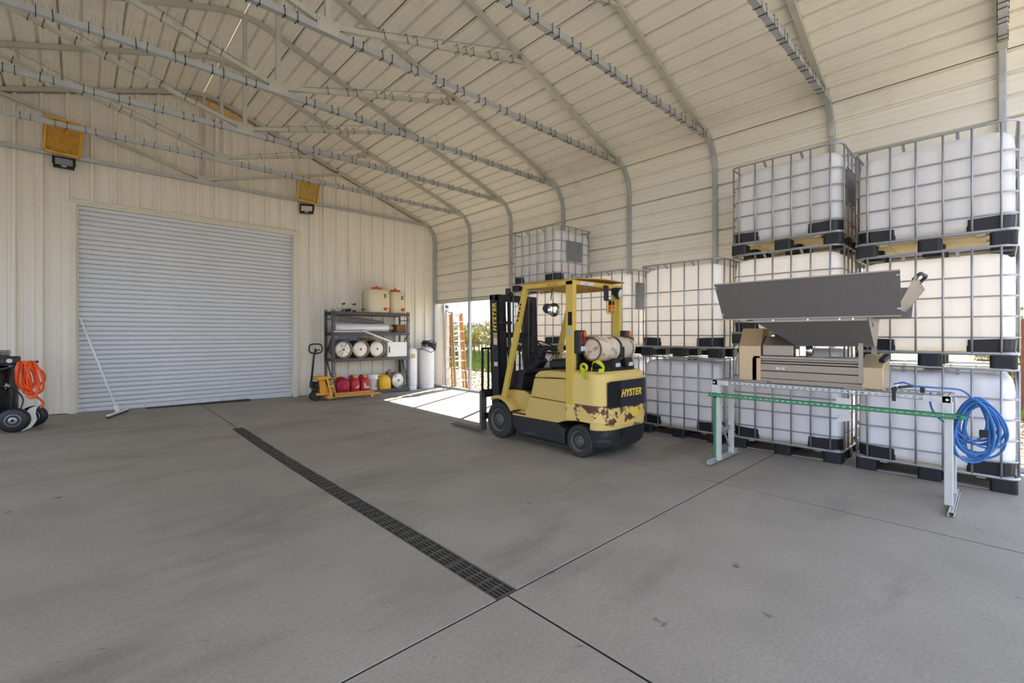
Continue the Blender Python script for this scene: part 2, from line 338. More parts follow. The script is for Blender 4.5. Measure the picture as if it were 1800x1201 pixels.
# ------------------------------------------------------------------ floor: slabs with joints, falling towards the drain
def fz(x, y):
    t = min(1, max(0, (y - 5) / 5.5)); return .0135 * max(0, 7.25 - x) * t * t * (3 - 2 * t)
def structure(name, mb, m):
    return put(name, mb, m, kind='structure')
YB = 10.86          # face of the back wall
fl = MB(); fl.box(-3.9, 7.36, -1.4, 4.9, -.25, -.03); fl.box(-3.9, 7.36, 4.9, 11, -.25, -.03)
floor = structure('floor', fl, M['joint'])
def slab(x0, x1, y0, y1):
    nx = max(1, round((x1 - x0) / .8)); ny = max(1, round((y1 - y0) / .6)); mb = MB(); c = .0035
    xs = [x0, x0 + c] + [x0 + (x1 - x0) * i / nx for i in range(1, nx)] + [x1 - c, x1]
    ys = [y0, y0 + c] + [y0 + (y1 - y0) * i / ny for i in range(1, ny)] + [y1 - c, y1]
    v = []
    for j, y in enumerate(ys):
        for i, x in enumerate(xs):
            e = i in (0, len(xs) - 1) or j in (0, len(ys) - 1); v.append((x, y, fz(x, y) - (c if e else 0)))
    w = len(xs); f = [(j * w + i, j * w + i + 1, (j + 1) * w + i + 1, (j + 1) * w + i) for j in range(len(ys) - 1) for i in range(w - 1)]
    rim = [i for i in range(w)] + [j * w + w - 1 for j in range(1, len(ys))] + [(len(ys) - 1) * w + i for i in range(w - 2, -1, -1)] + [j * w for j in range(len(ys) - 2, 0, -1)]
    n = len(v); v += [(v[k][0], v[k][1], -.06) for k in rim]; m = len(rim)
    f += [(rim[i], n + i, n + (i + 1) % m, rim[(i + 1) % m]) for i in range(m)]
    mb.add(v, f); o = put('concrete_slab', mb, M['concrete'], floor); o.data.materials.append(M['joint'])
    for p in o.data.polygons[-m:]: p.material_index = 1
GX = .006
XC = 1.735
for (y0, y1) in ((-1.4, 1.875), (1.886, 4.815), (4.826, 7.872), (7.884, 10.9)):
    dr = 1.5 < y0 < 7
    for (x0, x1) in ((-3.9, 1.662 if dr else XC - GX), (1.808 if dr else XC + GX, 4.547), (4.563, 7.34)):
        slab(x0, x1, y0, y1)
# trench drain
drain = thing('trench_drain', (XC, 4.87, 0), 'long dark slotted trench drain running through the concrete floor', 'drain')
db = MB(); db.box(1.662, 1.808, 1.87, 7.88, -.028, -.02); put('drain_channel', db, M['soil'], drain)
g = MB(); L_ = .498
for k in range(6): g.box(-.0715 + k * .0272, -.0715 + k * .0272 + .009, 0, L_, -.022, -.002)
for k in range(6): g.box(-.0715, .0735, k * (L_ - .02) / 5, k * (L_ - .02) / 5 + .018, -.02, -.004)
for sx in (-.072, .066): g.box(sx, sx + .008, 0, L_, -.03, .001)
gm = g.mesh('grate', M['grate'])
for k in range(12):
    y = 1.882 + k * .4995; inst('grate', gm, drain, (1.735 - XC, y - 4.87, fz(1.735, y + .25)), (R(random.uniform(-.4, .4)), R(random.uniform(-1.2, 1.2)), 0))

# ------------------------------------------------------------------ frame profile
RX, RZ, SL = 1.795, 6.235, .345          # ridge (centre line), slope
VX = 7.21
SA = math.atan(SL)
def profile(off, zend, side=1):
    """centre line of one half of a frame pushed outward by off, from the ridge down to zend"""
    pts = []
    Rr = 1.2; zc = RZ - Rr / math.cos(SA)
    for i in range(5):
        a = SA * i / 4; pts.append((RX + (Rr + off) * math.sin(a), zc + (Rr + off) * math.cos(a)))
    Rk = .55; zi = RZ - SL * (VX - RX); th = math.pi / 2 - SA; tl = Rk * math.tan(th / 2)
    sx, sz = VX - tl * math.cos(SA), zi + tl * math.sin(SA)                # bend starts
    cx, cz = VX - Rk, zi - tl
    for i in range(9):
        a = math.pi / 2 - SA - th * i / 8; pts.append((cx + (Rk + off) * math.cos(a), cz + (Rk + off) * math.sin(a)))
    pts.append((VX + off, zend))
    return [(RX + side * (x - RX), z) for x, z in pts]
def resample(pts, ds):
    """points every ds metres along a polyline with outward normals"""
    out = []; d = 0; nxt = 0; i = 0
    seg = [(Vector((b[0] - a[0], b[1] - a[1])).length) for a, b in zip(pts, pts[1:])]
    tot = sum(seg); n = int(tot / ds) + 1
    def at(s):
        s = min(max(s, 0), tot - 1e-6)
        for a, b, l in zip(pts, pts[1:], seg):
            if s <= l: t = s / l; return (a[0] + (b[0] - a[0]) * t, a[1] + (b[1] - a[1]) * t)
            s -= l
        return pts[-1]
    return at, tot
def zroof(x):
    d = abs(x - RX); z = RZ - SL * d
    if d < .41: z = min(z, RZ - 1.2 / math.cos(SA) + math.sqrt(1.44 - d * d))
    return z
# roof and side wall sheets
ROOF_Y0, ROOF_Y1 = -.95, YB + .3
cl = MB()
cl.box(RX - .15, RX + .15, ROOF_Y0, ROOF_Y1, RZ + .075, RZ + .085)
ceiling = structure('ceiling', cl, M['roof'])
HDR = 2.30         # lower edge of the side wall sheets
wr = MB(); wr.box(7.225, 7.262, -.12, YB, HDR - .012, HDR + .02)
wall_right = structure('wall_right', wr, M['galvw'])
def rib(u):
    """depth of the sheet profile at u (metres across the sheet), ribs every .232"""
    t = (u + .116) % .232 - .116
    a = abs(t)
    if a < .012: return .03
    if a < .024: return .03 * (1 - (a - .012) / .012)
    b = abs(a - .075)
    return .004 * max(0, 1 - b / .012)
def sheet(at, tot, s0, s1, y0, y1, name, parent, ycut=None):
    us = []
    k = 0
    marks = [0, .012, .024, .063, .075, .087, .116, .145, .157, .169, .208, .22]
    base = math.floor(s0 / .232) * .232
    while base < s1 + .3:
        us += [base + m_ for m_ in marks]; base += .232
    us = sorted({round(u, 4) for u in us if s0 + 1e-4 < u < s1 - 1e-4} | {s0, s1 - .009, s1})
    mb = MB(); v = []
    for i, u in enumerate(us):
        p = at(u); q = at(u + .01); o = at(u - .01)
        t = Vector((q[0] - o[0], q[1] - o[1])).normalized(); n = Vector((-t.y, t.x))
        if n.dot(Vector((p[0] - RX, p[1] - 3))) < 0: n = -n
        d = rib(u) + (.007 * max(0, 1 - (s1 - u) / .05) if .004 < s1 - u < .05 else 0)
        x, z = p[0] + n.x * d, p[1] + n.y * d
        ya = y0
        if ycut: ya = max(y0, ycut(z))
        v += [(x, ya, z), (x, y1, z)]
    f = [(2 * i, 2 * i + 1, 2 * i + 3, 2 * i + 2) for i in range(len(us) - 1)]
    mb.add(v, f); o = put(name, mb, M['roof'], parent); o.data.materials.append(M['lap_shade'])
    if s1 < tot - .01: o.data.polygons[len(us) - 2].material_index = 1  # narrow lap strip painted dark for the shaded gap between sheets
def ycut(z):      # the side wall stops at the end bay with a mitred corner
    return -.13 - max(0, min(1, (z - 3.1) / .55)) * .75 if z < 3.66 else ROOF_Y0
for side in (1, -1):
    at, tot = resample(profile(.034, HDR if side > 0 else 3.3, side), .1)
    step = .696; s = 0
    while s < tot - .05:
        s1 = min(s + step, tot); mid = at((s + s1) / 2)
        wallp = mid[1] < 4.0 and side > 0
        for (a, b) in ((ROOF_Y0, 3.70), (3.70, YB + .3)):
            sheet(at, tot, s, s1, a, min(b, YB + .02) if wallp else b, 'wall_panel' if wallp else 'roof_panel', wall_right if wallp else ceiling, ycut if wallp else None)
        s += step
# ------------------------------------------------------------------ back wall
DX0, DX1, DZ = -.04, 3.50, 3.69
wb = MB(); wb.ext([(-3.6, -.1), (7.7, -.1), (7.7, 4.2)] + [(x_, zroof(x_) + .055) for x_ in (6.9, 4, 2.25, 2.0, RX, 1.6, 1.35, -.5, -3.3)], 'y', YB + .10, YB + .25)
wall_back = structure('wall_back', wb, M['panel'])
def vrib(x):      # ribs every .308 with two small stiffeners between
    t = (x - 3.863 + .154) % .308 - .154; a = abs(t)
    if a < .016: return .042
    if a < .034: return .042 * (1 - (a - .016) / .018)
    b = abs(a - .088)
    return .006 * max(0, 1 - max(0, b - .006) / .008)
def vpanel(x0, x1, z0, ztop):
    xs = {x0, x1}; base = 3.863 - .308 * 40
    while base < x1 + .3:
        for m_ in (-.154, -.102, -.094, -.082, -.074, -.034, -.016, .016, .034, .074, .082, .094, .102):
            if x0 < base + m_ < x1: xs.add(round(base + m_, 4))
        base += .308
    xs = sorted(xs); v = []; mb = MB()
    for i, x in enumerate(xs):
        y = YB - vrib(x) - (.003 if i == len(xs) - 1 else 0); zb = z0 if z0 is not None else fz(x, YB) + .012
        v += [(x, y, zb), (x, y, ztop(x))]
    mb.add(v, [(2 * i, 2 * i + 2, 2 * i + 3, 2 * i + 1) for i in range(len(xs) - 1)])
    return put('wall_panel', mb, M['panel'], wall_back)
gable = lambda x: (min(zroof(x) - .03, 6.02 - (x - 1.42) * .19) if 1.3 < x < 2.75 else zroof(x) - .03) if x < 6.9 else 4.42
x = -3.55
edges = []
P0 = 3.863 - .308 * 40 + .154 - .308 / 2 - .05
e = 3.863 - .308 * 3 * 9 - .05
while e < 7.7: edges.append(e); e += .924
segs = []
for a, b in zip(edges, edges[1:] + [edges[-1] + .924]):
    a, b = max(a, -3.55), min(b, 7.66)
    if b - a < .02: continue
    cuts = [a] + [c for c in (DX0 - .08, DX1 + .1) if a < c < b] + [b]
    for c, d in zip(cuts, cuts[1:]):
        mid = (c + d) / 2
        segs.append((c, d + .008, DZ + .07 if DX0 - .08 < mid < DX1 + .1 else None))
for c, d, z0 in segs: vpanel(c, d, z0, gable)
# boards left bare in the gable gap
for k, (x0, x1) in enumerate(((1.38, 1.9), (1.905, 2.3), (2.305, 2.72))):
    b = MB(); b.ext([(x0, 5.93 - (x0 - 1.42) * .19), (x1, 5.93 - (x1 - 1.42) * .19), (x1, zroof(x1) - .02), (x0, zroof(x0) - .02)], 'y', YB + .015, YB + .04)
    put('gable_board', b, M['wood'], wall_back)
b = MB(); b.ext([(1.36, 5.99), (2.74, 5.99 - 1.38 * .19), (2.74, 6.04 - 1.38 * .19), (1.36, 6.04)], 'y', YB - .055, YB - .04)
put('gable_flashing', b, M['trim'], wall_back)
# corner trim past the side wall
ct = MB(); ct.box(7.62, 7.72, YB - .05, YB + .12, -.05, 4.2); ct.box(7.30, 7.40, YB - .05, YB, .0, 4.2); put('corner_trim', ct, M['trim'], wall_back)
# ------------------------------------------------------------------ roller door
d0 = MB(); d0.box(DX0 + .02, DX1 - .02, YB + .075, YB + .095, .02, DZ + .05)
door = structure('door_1', d0, M['slat'])
ns = 42; zb = .165; sh = (DZ - zb) / ns
sm_ = MB(); prof = [(0, 0), (-.004, .003), (-.017, .009), (-.021, .022), (-.022, sh * .5), (-.020, sh - .016), (-.014, sh - .007), (.004, sh - .003), (.006, sh)]
v = []
for (y, z) in prof: v += [(DX0 + .03, y, z), (DX1 - .03, y, z)]
sm_.add(v, [(2 * i, 2 * i + 1, 2 * i + 3, 2 * i + 2) for i in range(len(prof) - 1)])
smesh = sm_.mesh('door_slat', M['slat'])
for k in range(ns): inst('door_slat', smesh, door, (0, YB + .072 + random.uniform(-.0015, .0015), zb + k * sh))
b = MB(); b.ext([(DX0 + .02, fz(DX0, YB) + .005), (DX1 - .02, fz(DX1, YB) + .008), (DX1 - .02, zb), (DX0 + .02, zb)], 'y', YB + .035, YB + .075); put('bottom_bar', b, M['slat'], door, .006)
b = MB()
for k in range(9): b.lathe([(.012, 0), (.012, .006), (.006, .011)], (DX0 + .12 + k * .41, YB + .036, .135), (0, -1, 0), 8)
put('bar_bolt', b, M['galv'], door, kind='stuff')
for sx in (DX0 - .09, DX1 - .005):
    b = MB(); b.box(sx, sx + .1, YB - .045, YB + .13, fz(sx, YB) - .01, DZ + .03, .008); b.box(sx + (.07 if sx < 1 else -.03), sx + (.13 if sx < 1 else .04), YB + .02, YB + .05, .1, DZ)
    put('door_jamb', b, M['trim'], door)
b = MB(); b.box(DX0 - .13, DX1 + .14, YB - .075, YB + .12, DZ + .015, DZ + .05); b.box(DX0 - .1, DX1 + .1, YB - .04, YB + .1, DZ - .02, DZ + .085, .006)
put('door_header', b, M['trim'], door)
b = MB(); b.box(DX0 + .03, DX1 - .03, YB - .005, YB + .07, -.02, .05); b.box(.9, 2.6, YB - .16, YB, fz(1, YB) - .02, fz(1, YB) + .012)
put('door_sill', b, M['joint'], door)
# floor rail and base along the open side
t = MB(); t.box(7.17, 7.25, -.6, YB - .05, .0, .06, .006); structure('trim_1', t, M['galv'])
# ------------------------------------------------------------------ trusses
FY = [10.76, 9.21, 7.69, 6.13, 4.575, 3.04, 1.51, -.02]
TS = .062
def truss(Y, label, spikes):
    t = thing('roof_truss', (RX, Y, 0), label, 'truss', 'galvanized roof trusses')
    for sd in (1, -1):
        pr = profile(0, 0, sd)
        m = MB(); m.sweep([(pr[-1][0], Y, 0), (pr[-2][0], Y, pr[-2][1] - .25)], TS, TS); m.box(pr[-1][0] - .08, pr[-1][0] + .08, Y - .08, Y + .08, 0, .008)
        put('post', m, M['galv'], t)
        m = MB(); m.sweep([(pr[-2][0], Y, pr[-2][1] - .27)] + [(x, Y, z) for x, z in pr[13:4:-1]], TS, TS); put('knee_bend', m, M['galv'], t, .006)
        m = MB(); m.sweep([(x, Y, z) for x, z in pr[4:7]] if False else [(pr[4][0], Y, pr[4][1]), (pr[5][0], Y, pr[5][1])], TS + .002, TS + .002); put('rafter', m, M['galvw'], t)
        # web from the king post up to the rafter
        x1 = RX + sd * 2.74; m = MB(); m.beam((RX + sd * .07, Y, 4.52), (x1, Y, zroof(x1) - .03), .05, .05); put('web', m, M['galvw'], t)
        kx = RX + sd * (6.93 - RX); m = MB(); m.ext([(kx - sd * .12, 4.41), (kx + sd * .05, 4.40), (kx + sd * .07, 4.47), (kx - sd * .07, 4.56)], 'y', Y - .038, Y + .038); put('knee_gusset', m, M['galvw'], t)
    a = profile(0, 0, 1)[:5]; c = profile(0, 0, -1)[:5]
    m = MB(); m.sweep([(x, Y, z) for x, z in c[::-1]] + [(x, Y, z) for x, z in a[1:]], TS, TS); put('ridge_bend', m, M['galvw'], t)
    m = MB(); m.sweep([(RX - 5.13, Y, 4.45), (RX + 5.13, Y, 4.45)], TS, TS); put('bottom_chord', m, M['galv'], t)
    m = MB(); m.sweep([(RX, Y, 4.48), (RX, Y, RZ - .1)], .05, .05); put('king_post', m, M['galvw'], t)
    m = MB()
    for sy in (-1, 1):
        m.box(RX - .11, RX + .11, Y + sy * .032, Y + sy * .036, 4.42, 4.57)
        for i in range(6):
            for j in range(4): m.box(RX - .095 + i * .036, RX - .087 + i * .036, Y + sy * .036, Y + sy * .041, 4.435 + j * .035, 4.443 + j * .035)
    put('gusset_plate', m, M['galvw'], t)
    if spikes:
        k = MB(); s_ = .039
        k.box(-.003, .003, -s_, s_, -.037, -.033); k.box(-.003, .003, -s_, s_, .046, .05)
        for y in (-s_, s_ - .003): k.box(-.003, .003, y, y + .003, -.037, .05)
        k.box(-.003, .003, -s_ - .002, -s_ + .002, -.06, -.033); km = k.mesh('cable_tie', M['tie'])
        x = -1.6
        while x < 6.75:
            for dx in (0, .105):
                if abs(x + dx - RX) > .13: inst('cable_tie', km, t, (x + dx + random.uniform(-.015, .015) - RX, 0, 4.45), (0, R(random.uniform(-5, 5)), R(random.uniform(-6, 6))))
            x += .335 + random.uniform(-.03, .03)
        for sd in (1, -1):
            u = .22
            while u < .97:
                xx = RX + sd * 2.74 * u; z = 4.52 + (zroof(RX + 2.74) - .03 - 4.52) * u
                inst('cable_tie', km, t, (xx - RX, 0, z), (0, R(-sd * 14 + random.uniform(-5, 5)), R(random.uniform(-6, 6)))); u += random.choice((.045, .1, .11))
        sp = MB(); w = .0011
        def spikes_on(p, q, n):
            p, q = Vector(p), Vector(q)
            sp.beam(p, q, .022, .004)
            for i in range(n):
                o = p.lerp(q, (i + .5) / n)
                for ang in (-42, 0, 42):
                    a_ = R(ang + random.uniform(-8, 8)); tip = o + Vector((random.uniform(-.025, .025), math.sin(a_) * .11, math.cos(a_) * .11))
                    sp.add([o + Vector((-w, 0, 0)), o + Vector((w, 0, 0)), tip + Vector((w, w, 0)), tip + Vector((-w, -w, 0))], [(0, 1, 2, 3)])
        spikes_on((-1.6, Y, 4.484), (6.7, Y, 4.484), 210)
        for sd in (1, -1): spikes_on((RX + sd * .3, Y, 4.625), (RX + sd * 2.6, Y, zroof(RX + 2.6) + .03), 58)
        put('bird_spikes', sp, M['galv'], t, kind='stuff')
    return t
TL = ['galvanized roof truss flat against the gable wall above the roller door, without cable ties',
      'roof truss with cable ties, second from the gable wall', 'roof truss with cable ties, third from the gable wall',
      'roof truss with cable ties whose post stands behind the topmost lone caged tank', 'roof truss whose right post comes down behind the two caged tanks beside the forklift canopy',
      'roof truss whose right post comes down behind the gap left of the tall tank stack', 'roof truss whose curved knee meets the left three-high tank stack', 'nearest roof truss, its post behind the rightmost caged tank stack']
for i, y in enumerate(FY): truss(y, TL[i], i > 0)

# ------------------------------------------------------------------ caged tanks
def make_tote(name, h, loc, label, filled):
    """1.0 (x) by 1.2 (y) caged tank, its foot at loc"""
    t = thing(name, loc, label, 'tank', 'caged plastic tanks')
    X, Y, Z = loc; hx, hy = .475, .575; zb, zt = .15, h - .055
    prof = []
    # plan outline with shallow vertical grooves behind the uprights
    def ring(z, ins, dome=0):
        pts = []; r = .11
        cx, cy = hx - ins, hy - ins
        def groove(v, n, L):
            k = abs(((v / L) * n + .5) % 1 - .5) * L / n; return .02 * max(0, 1 - max(0, k - .008) / .026)
        seq = []
        for i in range(25): seq.append((cx, -cy + r + (2 * cy - 2 * r) * i / 24, 1, 0))
        for a in range(15, 90, 15): seq.append((cx - r + r * math.cos(R(a)), cy - r + r * math.sin(R(a)), 0, 0))
        for i in range(21): seq.append((cx - r - (2 * cx - 2 * r) * i / 20, cy, 0, 1))
        for a in range(105, 180, 15): seq.append((-cx + r + r * math.cos(R(a)), cy - r + r * math.sin(R(a)), 0, 0))
        for i in range(25): seq.append((-cx, cy - r - (2 * cy - 2 * r) * i / 24, -1, 0))
        for a in range(195, 270, 15): seq.append((-cx + r + r * math.cos(R(a)), -cy + r + r * math.sin(R(a)), 0, 0))
        for i in range(21): seq.append((-cx + r + (2 * cx - 2 * r) * i / 20, -cy, 0, -1))
        for a in range(285, 360, 15): seq.append((cx - r + r * math.cos(R(a)), -cy + r + r * math.sin(R(a)), 0, 0))
        for x, y, fx, fy in seq:
            g = groove(y - .1, 6, 1.2) if fx else (groove(x, 5, 1.0) if fy else 0)
            bulge = .008 * (1 - (y / cy) ** 2 if fx else (1 - (x / cx) ** 2 if fy else 0)) * dome
            pts.append((X + x - fx * (g * dome - bulge), Y + y - fy * (g * dome - bulge), Z + z))
        return pts
    rings = []
    for z, ins, dm in ((zb, .06, 0), (zb + .02, .02, .3), (zb + .06, .002, .8), (zb + .12, 0, 1)): rings.append(ring(z, ins, dm))
    for k in range(1, 6): rings.append(ring(zb + .12 + (zt - zb - .3) * k / 6, 0, 1))
    for z, ins, dm in ((zt - .18, 0, 1), (zt - .12, .004, .9), (zt - .07, .016, .7), (zt - .03, .045, .4), (zt - .008, .09, .2), (zt, .16, 0)): rings.append(ring(z, ins, dm))
    m = MB(); m.loft(rings); put('bottle', m, M['hdpe_full'] if filled else M['hdpe'], t)
    m = MB(); m.lathe([(.085, 0), (.085, .03), (.075, .038), (.03, .038)], (X, Y, Z + zt - .004), (0, 0, 1), 24); put('lid', m, M['black'], t)
    # cage
    ox, oy = .495, .595
    def loop(z, ox=ox, oy=oy, rr=.1, n=5):
        p = []
        for (sx, sy, a0) in ((1, 1, 0), (-1, 1, 90), (-1, -1, 180), (1, -1, 270)):
            for k in range(n + 1):
                a = R(a0 + 90 * k / n); p.append((X + sx * (ox - rr) + rr * math.cos(a), Y + sy * (oy - rr) + rr * math.sin(a), Z + z))
        return p
    zz = [.285, .48, .668, .855] if h < 1.25 else [.30, .51, .715, .92]
    for z in zz:
        m = MB(); m.tube(loop(z), .0085, 6, closed=True); put('horizontal_bar', m, M['cage'], t)
    m = MB(); m.tube(loop(h - .012), .012, 8, closed=True)
    for sx, sy in ((-1, -.2), (-1, .2)): m.beam((X + sx * ox, Y + sy, Z + h - .02), (X + sx * (ox - .07), Y + sy, Z + h - .07), .025, .012)
    put('top_rail', m, M['cage'], t)
    m = MB(); m.tube(loop(.135, rr=.07), .016, 6, closed=True); put('bottom_rail', m, M['cage'], t)
    m = MB(); m.tube([(0, 0, .13), (0, 0, h - .02)], .0095, 6); um = m.mesh('upright_bar', M['cage'])
    for y in (-.49, -.3, -.1, .1, .3, .49):
        for sx in (-1, 1): inst('upright_bar', um, t, (sx * (ox + .006), y, 0))
    for x_ in (-.39, -.2, 0, .2, .39):
        for sy in (-1, 1): inst('upright_bar', um, t, (x_, sy * (oy + .006), 0))
    # black corner guards wrapped round the foot of the bottle
    for sx in (-1, 1):
        for sy in (-1, 1):
            m = MB(); pts = []
            for (dx, dy) in [(-.16, .006)] + [(-.11 + .116 * math.sin(R(a)), -.11 + .116 * math.cos(R(a))) for a in (0, 22, 45, 67, 90)] + [(.006, -.30)]: pts.append((dx, dy))
            lo = [(X + sx * (hx + dx), Y + sy * (hy + dy), Z + .145) for dx, dy in pts]
            hi = [(X + sx * (hx + dx + .006), Y + sy * (hy + dy + .006), Z + (.27 if 0 < i < 6 else .262)) for i, (dx, dy) in enumerate(pts)]
            lo2 = [(X + sx * (hx + dx - .012), Y + sy * (hy + dy - .012), Z + .145) for dx, dy in pts]; hi2 = [(a[0] - sx * .02, a[1] - sy * .02, a[2]) for a in hi]
            n = len(pts); v = lo + hi + hi2 + lo2
            f = [(k * n + i, k * n + i + 1, ((k + 1) % 4) * n + i + 1, ((k + 1) % 4) * n + i) for k in range(4) for i in range(n - 1)] + [(0, n, 2 * n, 3 * n), (n - 1, 4 * n - 1, 3 * n - 1, 2 * n - 1)]
            m.add(v, f); put('corner_guard', m, M['black'], t)
    # pallet
    m = MB(); m.box(X - .47, X + .47, Y - .57, Y + .57, Z + .115, Z + .15); 
    for k in (-.3, 0, .3): m.box(X - .46, X + .46, Y + k * 1.2 - .03, Y + k * 1.2 + .03, Z + .1, Z + .116)
    put('pallet_pan', m, M['pan'], t)
    fm = MB(); fp_ = [p for cx_, cy_, a_ in ((.055, .06, 0), (-.055, .06, 90), (-.055, -.06, 180), (.055, -.06, 270)) for p in arc(cx_, cy_, .03, a_, a_ + 90, 3)]; fm.ext(fp_, 'z', 0, .118); foot = fm.mesh('pallet_foot', M['black'])
    for sx in (-.405, 0, .405):
        for sy in (-.505, 0, .505): inst('pallet_foot', foot, t, (sx, sy, 0))
    for sx in (-.42, .42):
        m = MB(); m.box(X + sx - .03, X + sx + .03, Y - .56, Y + .56, Z + .002, Z + .012); put('pallet_skid', m, M['cage'], t)
    return t
def plate_on(t, zc, w, hh, xoff=0):
    """grey label plate fixed across the cage on the side facing the open end"""
    o = W[t.name]; m = MB(); y = o.y - .612
    m.box(o.x + xoff - w / 2, o.x + xoff + w / 2, y - .004, y, o.z + zc - hh / 2, o.z + zc + hh / 2); m.box(o.x + xoff - w / 2, o.x + xoff + w / 2, y - .008, y - .003, o.z + zc + hh / 2 - .012, o.z + zc + hh / 2)
    put('label_plate', m, M['plate'], t)
HS, HT = 1.137, 1.335
TX = 6.63
YE, YD, YC, YB2, YA = .48, 1.80, 3.11, 4.52, 5.95
p_std = make_tote('caged_tank', HS, (TX, YE, HS), 'pale caged plastic tank, second tier of the rightmost stack', False)
p_fill = make_tote('caged_tank', HS, (TX, YE, 0), 'bluish caged plastic tank on the floor, rightmost, behind the blue hose coil', True)
p_tall = make_tote('caged_tank', HT, (TX, YC, HS), 'tall warm glowing caged plastic tank, upper of two, right of the forklift gas cylinder', False)
p_tallf = make_tote('caged_tank', HT, (TX + .03, YD, 0), 'tall bluish caged tank on the floor directly behind the stainless machine table', True)
G = 'caged plastic tanks'
e3 = copy_tree(p_std, (TX, YE, 2 * HS), 'white caged plastic tank on top of the rightmost stack')
d2 = copy_tree(p_std, (TX + .03, YD, HT), 'caged plastic tank behind the big grey hopper plate, middle of its three-high stack')
d3 = copy_tree(p_std, (TX + .03, YD, HT + HS), 'white caged tank on top of the left three-high stack, with a side label plate')
c1 = copy_tree(p_fill, (TX, YC, 0), 'bluish caged plastic tank on the floor between the forklift and the green-legged table')
b1 = copy_tree(p_fill, (TX + .02, YB2, 0), 'caged tank on the floor behind the forklift counterweight')
b2 = copy_tree(p_tall, (TX + .02, YB2, HS), 'tall glowing caged tank behind the forklift canopy, with a dark label plate at its right')
a1 = copy_tree(p_fill, (TX + .02, YA, 0), 'caged tank on the floor behind the forklift dashboard, below the lone tall pile')
a2 = copy_tree(p_std, (TX + .02, YA, HS), 'caged tank seen through the forklift canopy, left of the steering wheel column, middle tier')
a3 = copy_tree(p_std, (TX + .02, YA, 2 * HS), 'white caged tank on top of the leftmost pile, above the forklift canopy')
for t_, zc, w_, h_, xo in ((a3, .69, .42, .36, -.05), (d3, .69, .42, .38, -.12), (b2, .92, .42, .42, -.1), (p_std, .69, .4, .36, .1), (e3, .69, .4, .36, .1)): plate_on(t_, zc, w_, h_, xo)
o = W[d3.name]; m = MB(); m.tube([(o.x - .1, o.y - .61, o.z + .24), (o.x + .1, o.y - .615, o.z + .25)], .012, 6); put('valve_handle', m, M['lid'], d3, label='red valve handle')

# ------------------------------------------------------------------ forklift (facing the back wall, +y)
fk = thing('forklift', (4.8, 4.1, 0), 'worn yellow forklift with a gas cylinder on its counterweight, parked beside the caged tanks', 'forklift')
XL, XR = 4.28, 5.32
def fp(name, mb, m, bev=0, **k): return put(name, mb, M[m], fk, bev, **k)
m = MB(); m.ext([(3.47, .612), (4.215, .632), (4.30, .43), (4.53, .40), (4.55, .355), (3.74, .36), (3.62, .40), (3.47, .42)], 'x', XL + .01, XR - .01); fp('body_side', m, 'yellow', .006)
m = MB(); m.ext([(3.60, .622), (4.205, .642), (4.135, .885), (3.60, .905)], 'x', XL + .012, XR - .012); fp('engine_cover', m, 'yellow', .012)
m = MB(); m.ext([(3.60, .912), (3.78, .912), (4.132, .892), (4.118, .93), (4.05, .978), (3.95, .992), (3.60, .995)], 'x', XL + .012, XR - .012); fp('seat_deck', m, 'yellow', .016)
m = MB(); m.ext([(4.549, .35), (3.74, .355), (3.63, .30), (3.615, .116), (4.45, .13), (4.53, .22)], 'x', XL + .005, XR - .005); fp('side_skirt', m, 'skirt', .012)
# front frame under the floor plate, fender, step
m = MB(); m.ext([(4.22, .18), (4.22, .628), (4.36, .64), (4.45, .68), (4.66, .68), (4.80, .66), (4.90, .56), (4.95, .2)], 'x', XL + .15, XR - .15); fp('front_frame', m, 'yellow', .008)
for sd in (0, 1):
    x0, x1 = (XL - .015, XL + .16) if not sd else (XR - .16, XR + .015)
    a = arc(4.82, .25, .345, 60, -28, 10) if False else [(4.82 + .345 * math.cos(R(t)), .25 + .345 * math.sin(R(t))) for t in range(62, 158, 8)]
    a2 = [(4.82 + .30 * math.cos(R(t)), .25 + .30 * math.sin(R(t))) for t in range(62, 158, 8)]
    m = MB(); m.ext(a + a2[::-1], 'x', x0, x1); fp('fender', m, 'yellow', .006)
    m = MB(); m.box(x0 + .02, x1 - .005, 4.29, 4.55, .385, .405); fp('step_plate', m, 'blackmetal')
m = MB(); m.ext([(4.22, .66), (4.62, .688), (4.62, .70), (4.22, .672)], 'x', XL + .16, XR - .16); fp('floor_plate', m, 'blackmetal')
# wheels
def wheel(x0, x1, y, r, out):
    cx = (x0 + x1) / 2; w = abs(x1 - x0); m = MB(); ax = (out, 0, 0); o = (cx, y, r)
    m.lathe([(r * .66, -w / 2), (r * .93, -w / 2), (r, -w / 2 + .02), (r, w / 2 - .02), (r * .93, w / 2), (r * .66, w / 2), (r * .64, w / 2 - .03)], o, ax, 36); t = fp('tyre', m, 'rubber')
    m = MB(); m.lathe([(r * .66, w / 2 - .035), (r * .66, w / 2 - .006), (r * .60, w / 2 - .004), (r * .56, w / 2 - .03), (r * .34, w / 2 - .055), (r * .33, w / 2 - .012), (r * .30, w / 2 - .002), (r * .13, w / 2), (r * .12, w / 2 + .012), (0.001, w / 2 + .014)], o, ax, 32); h = put('wheel_rim', m, M['rim'], t)
    m = MB()
    for k in range(6):
        a = R(60 * k + 15); m.lathe([(.014, w / 2 - .006), (.014, w / 2 + .012), (.008, w / 2 + .016)], (cx, y + math.cos(a) * r * .22, r + math.sin(a) * r * .22), ax, 6)
    put('lug_nuts', m, M['rim'], t, kind='stuff')
wheel(XL, XL + .2, 4.82, .25, -1); wheel(XR - .2, XR, 4.82, .25, 1); wheel(XL, XL + .17, 3.40, .19, -1); wheel(XR - .17, XR, 3.40, .19, 1)
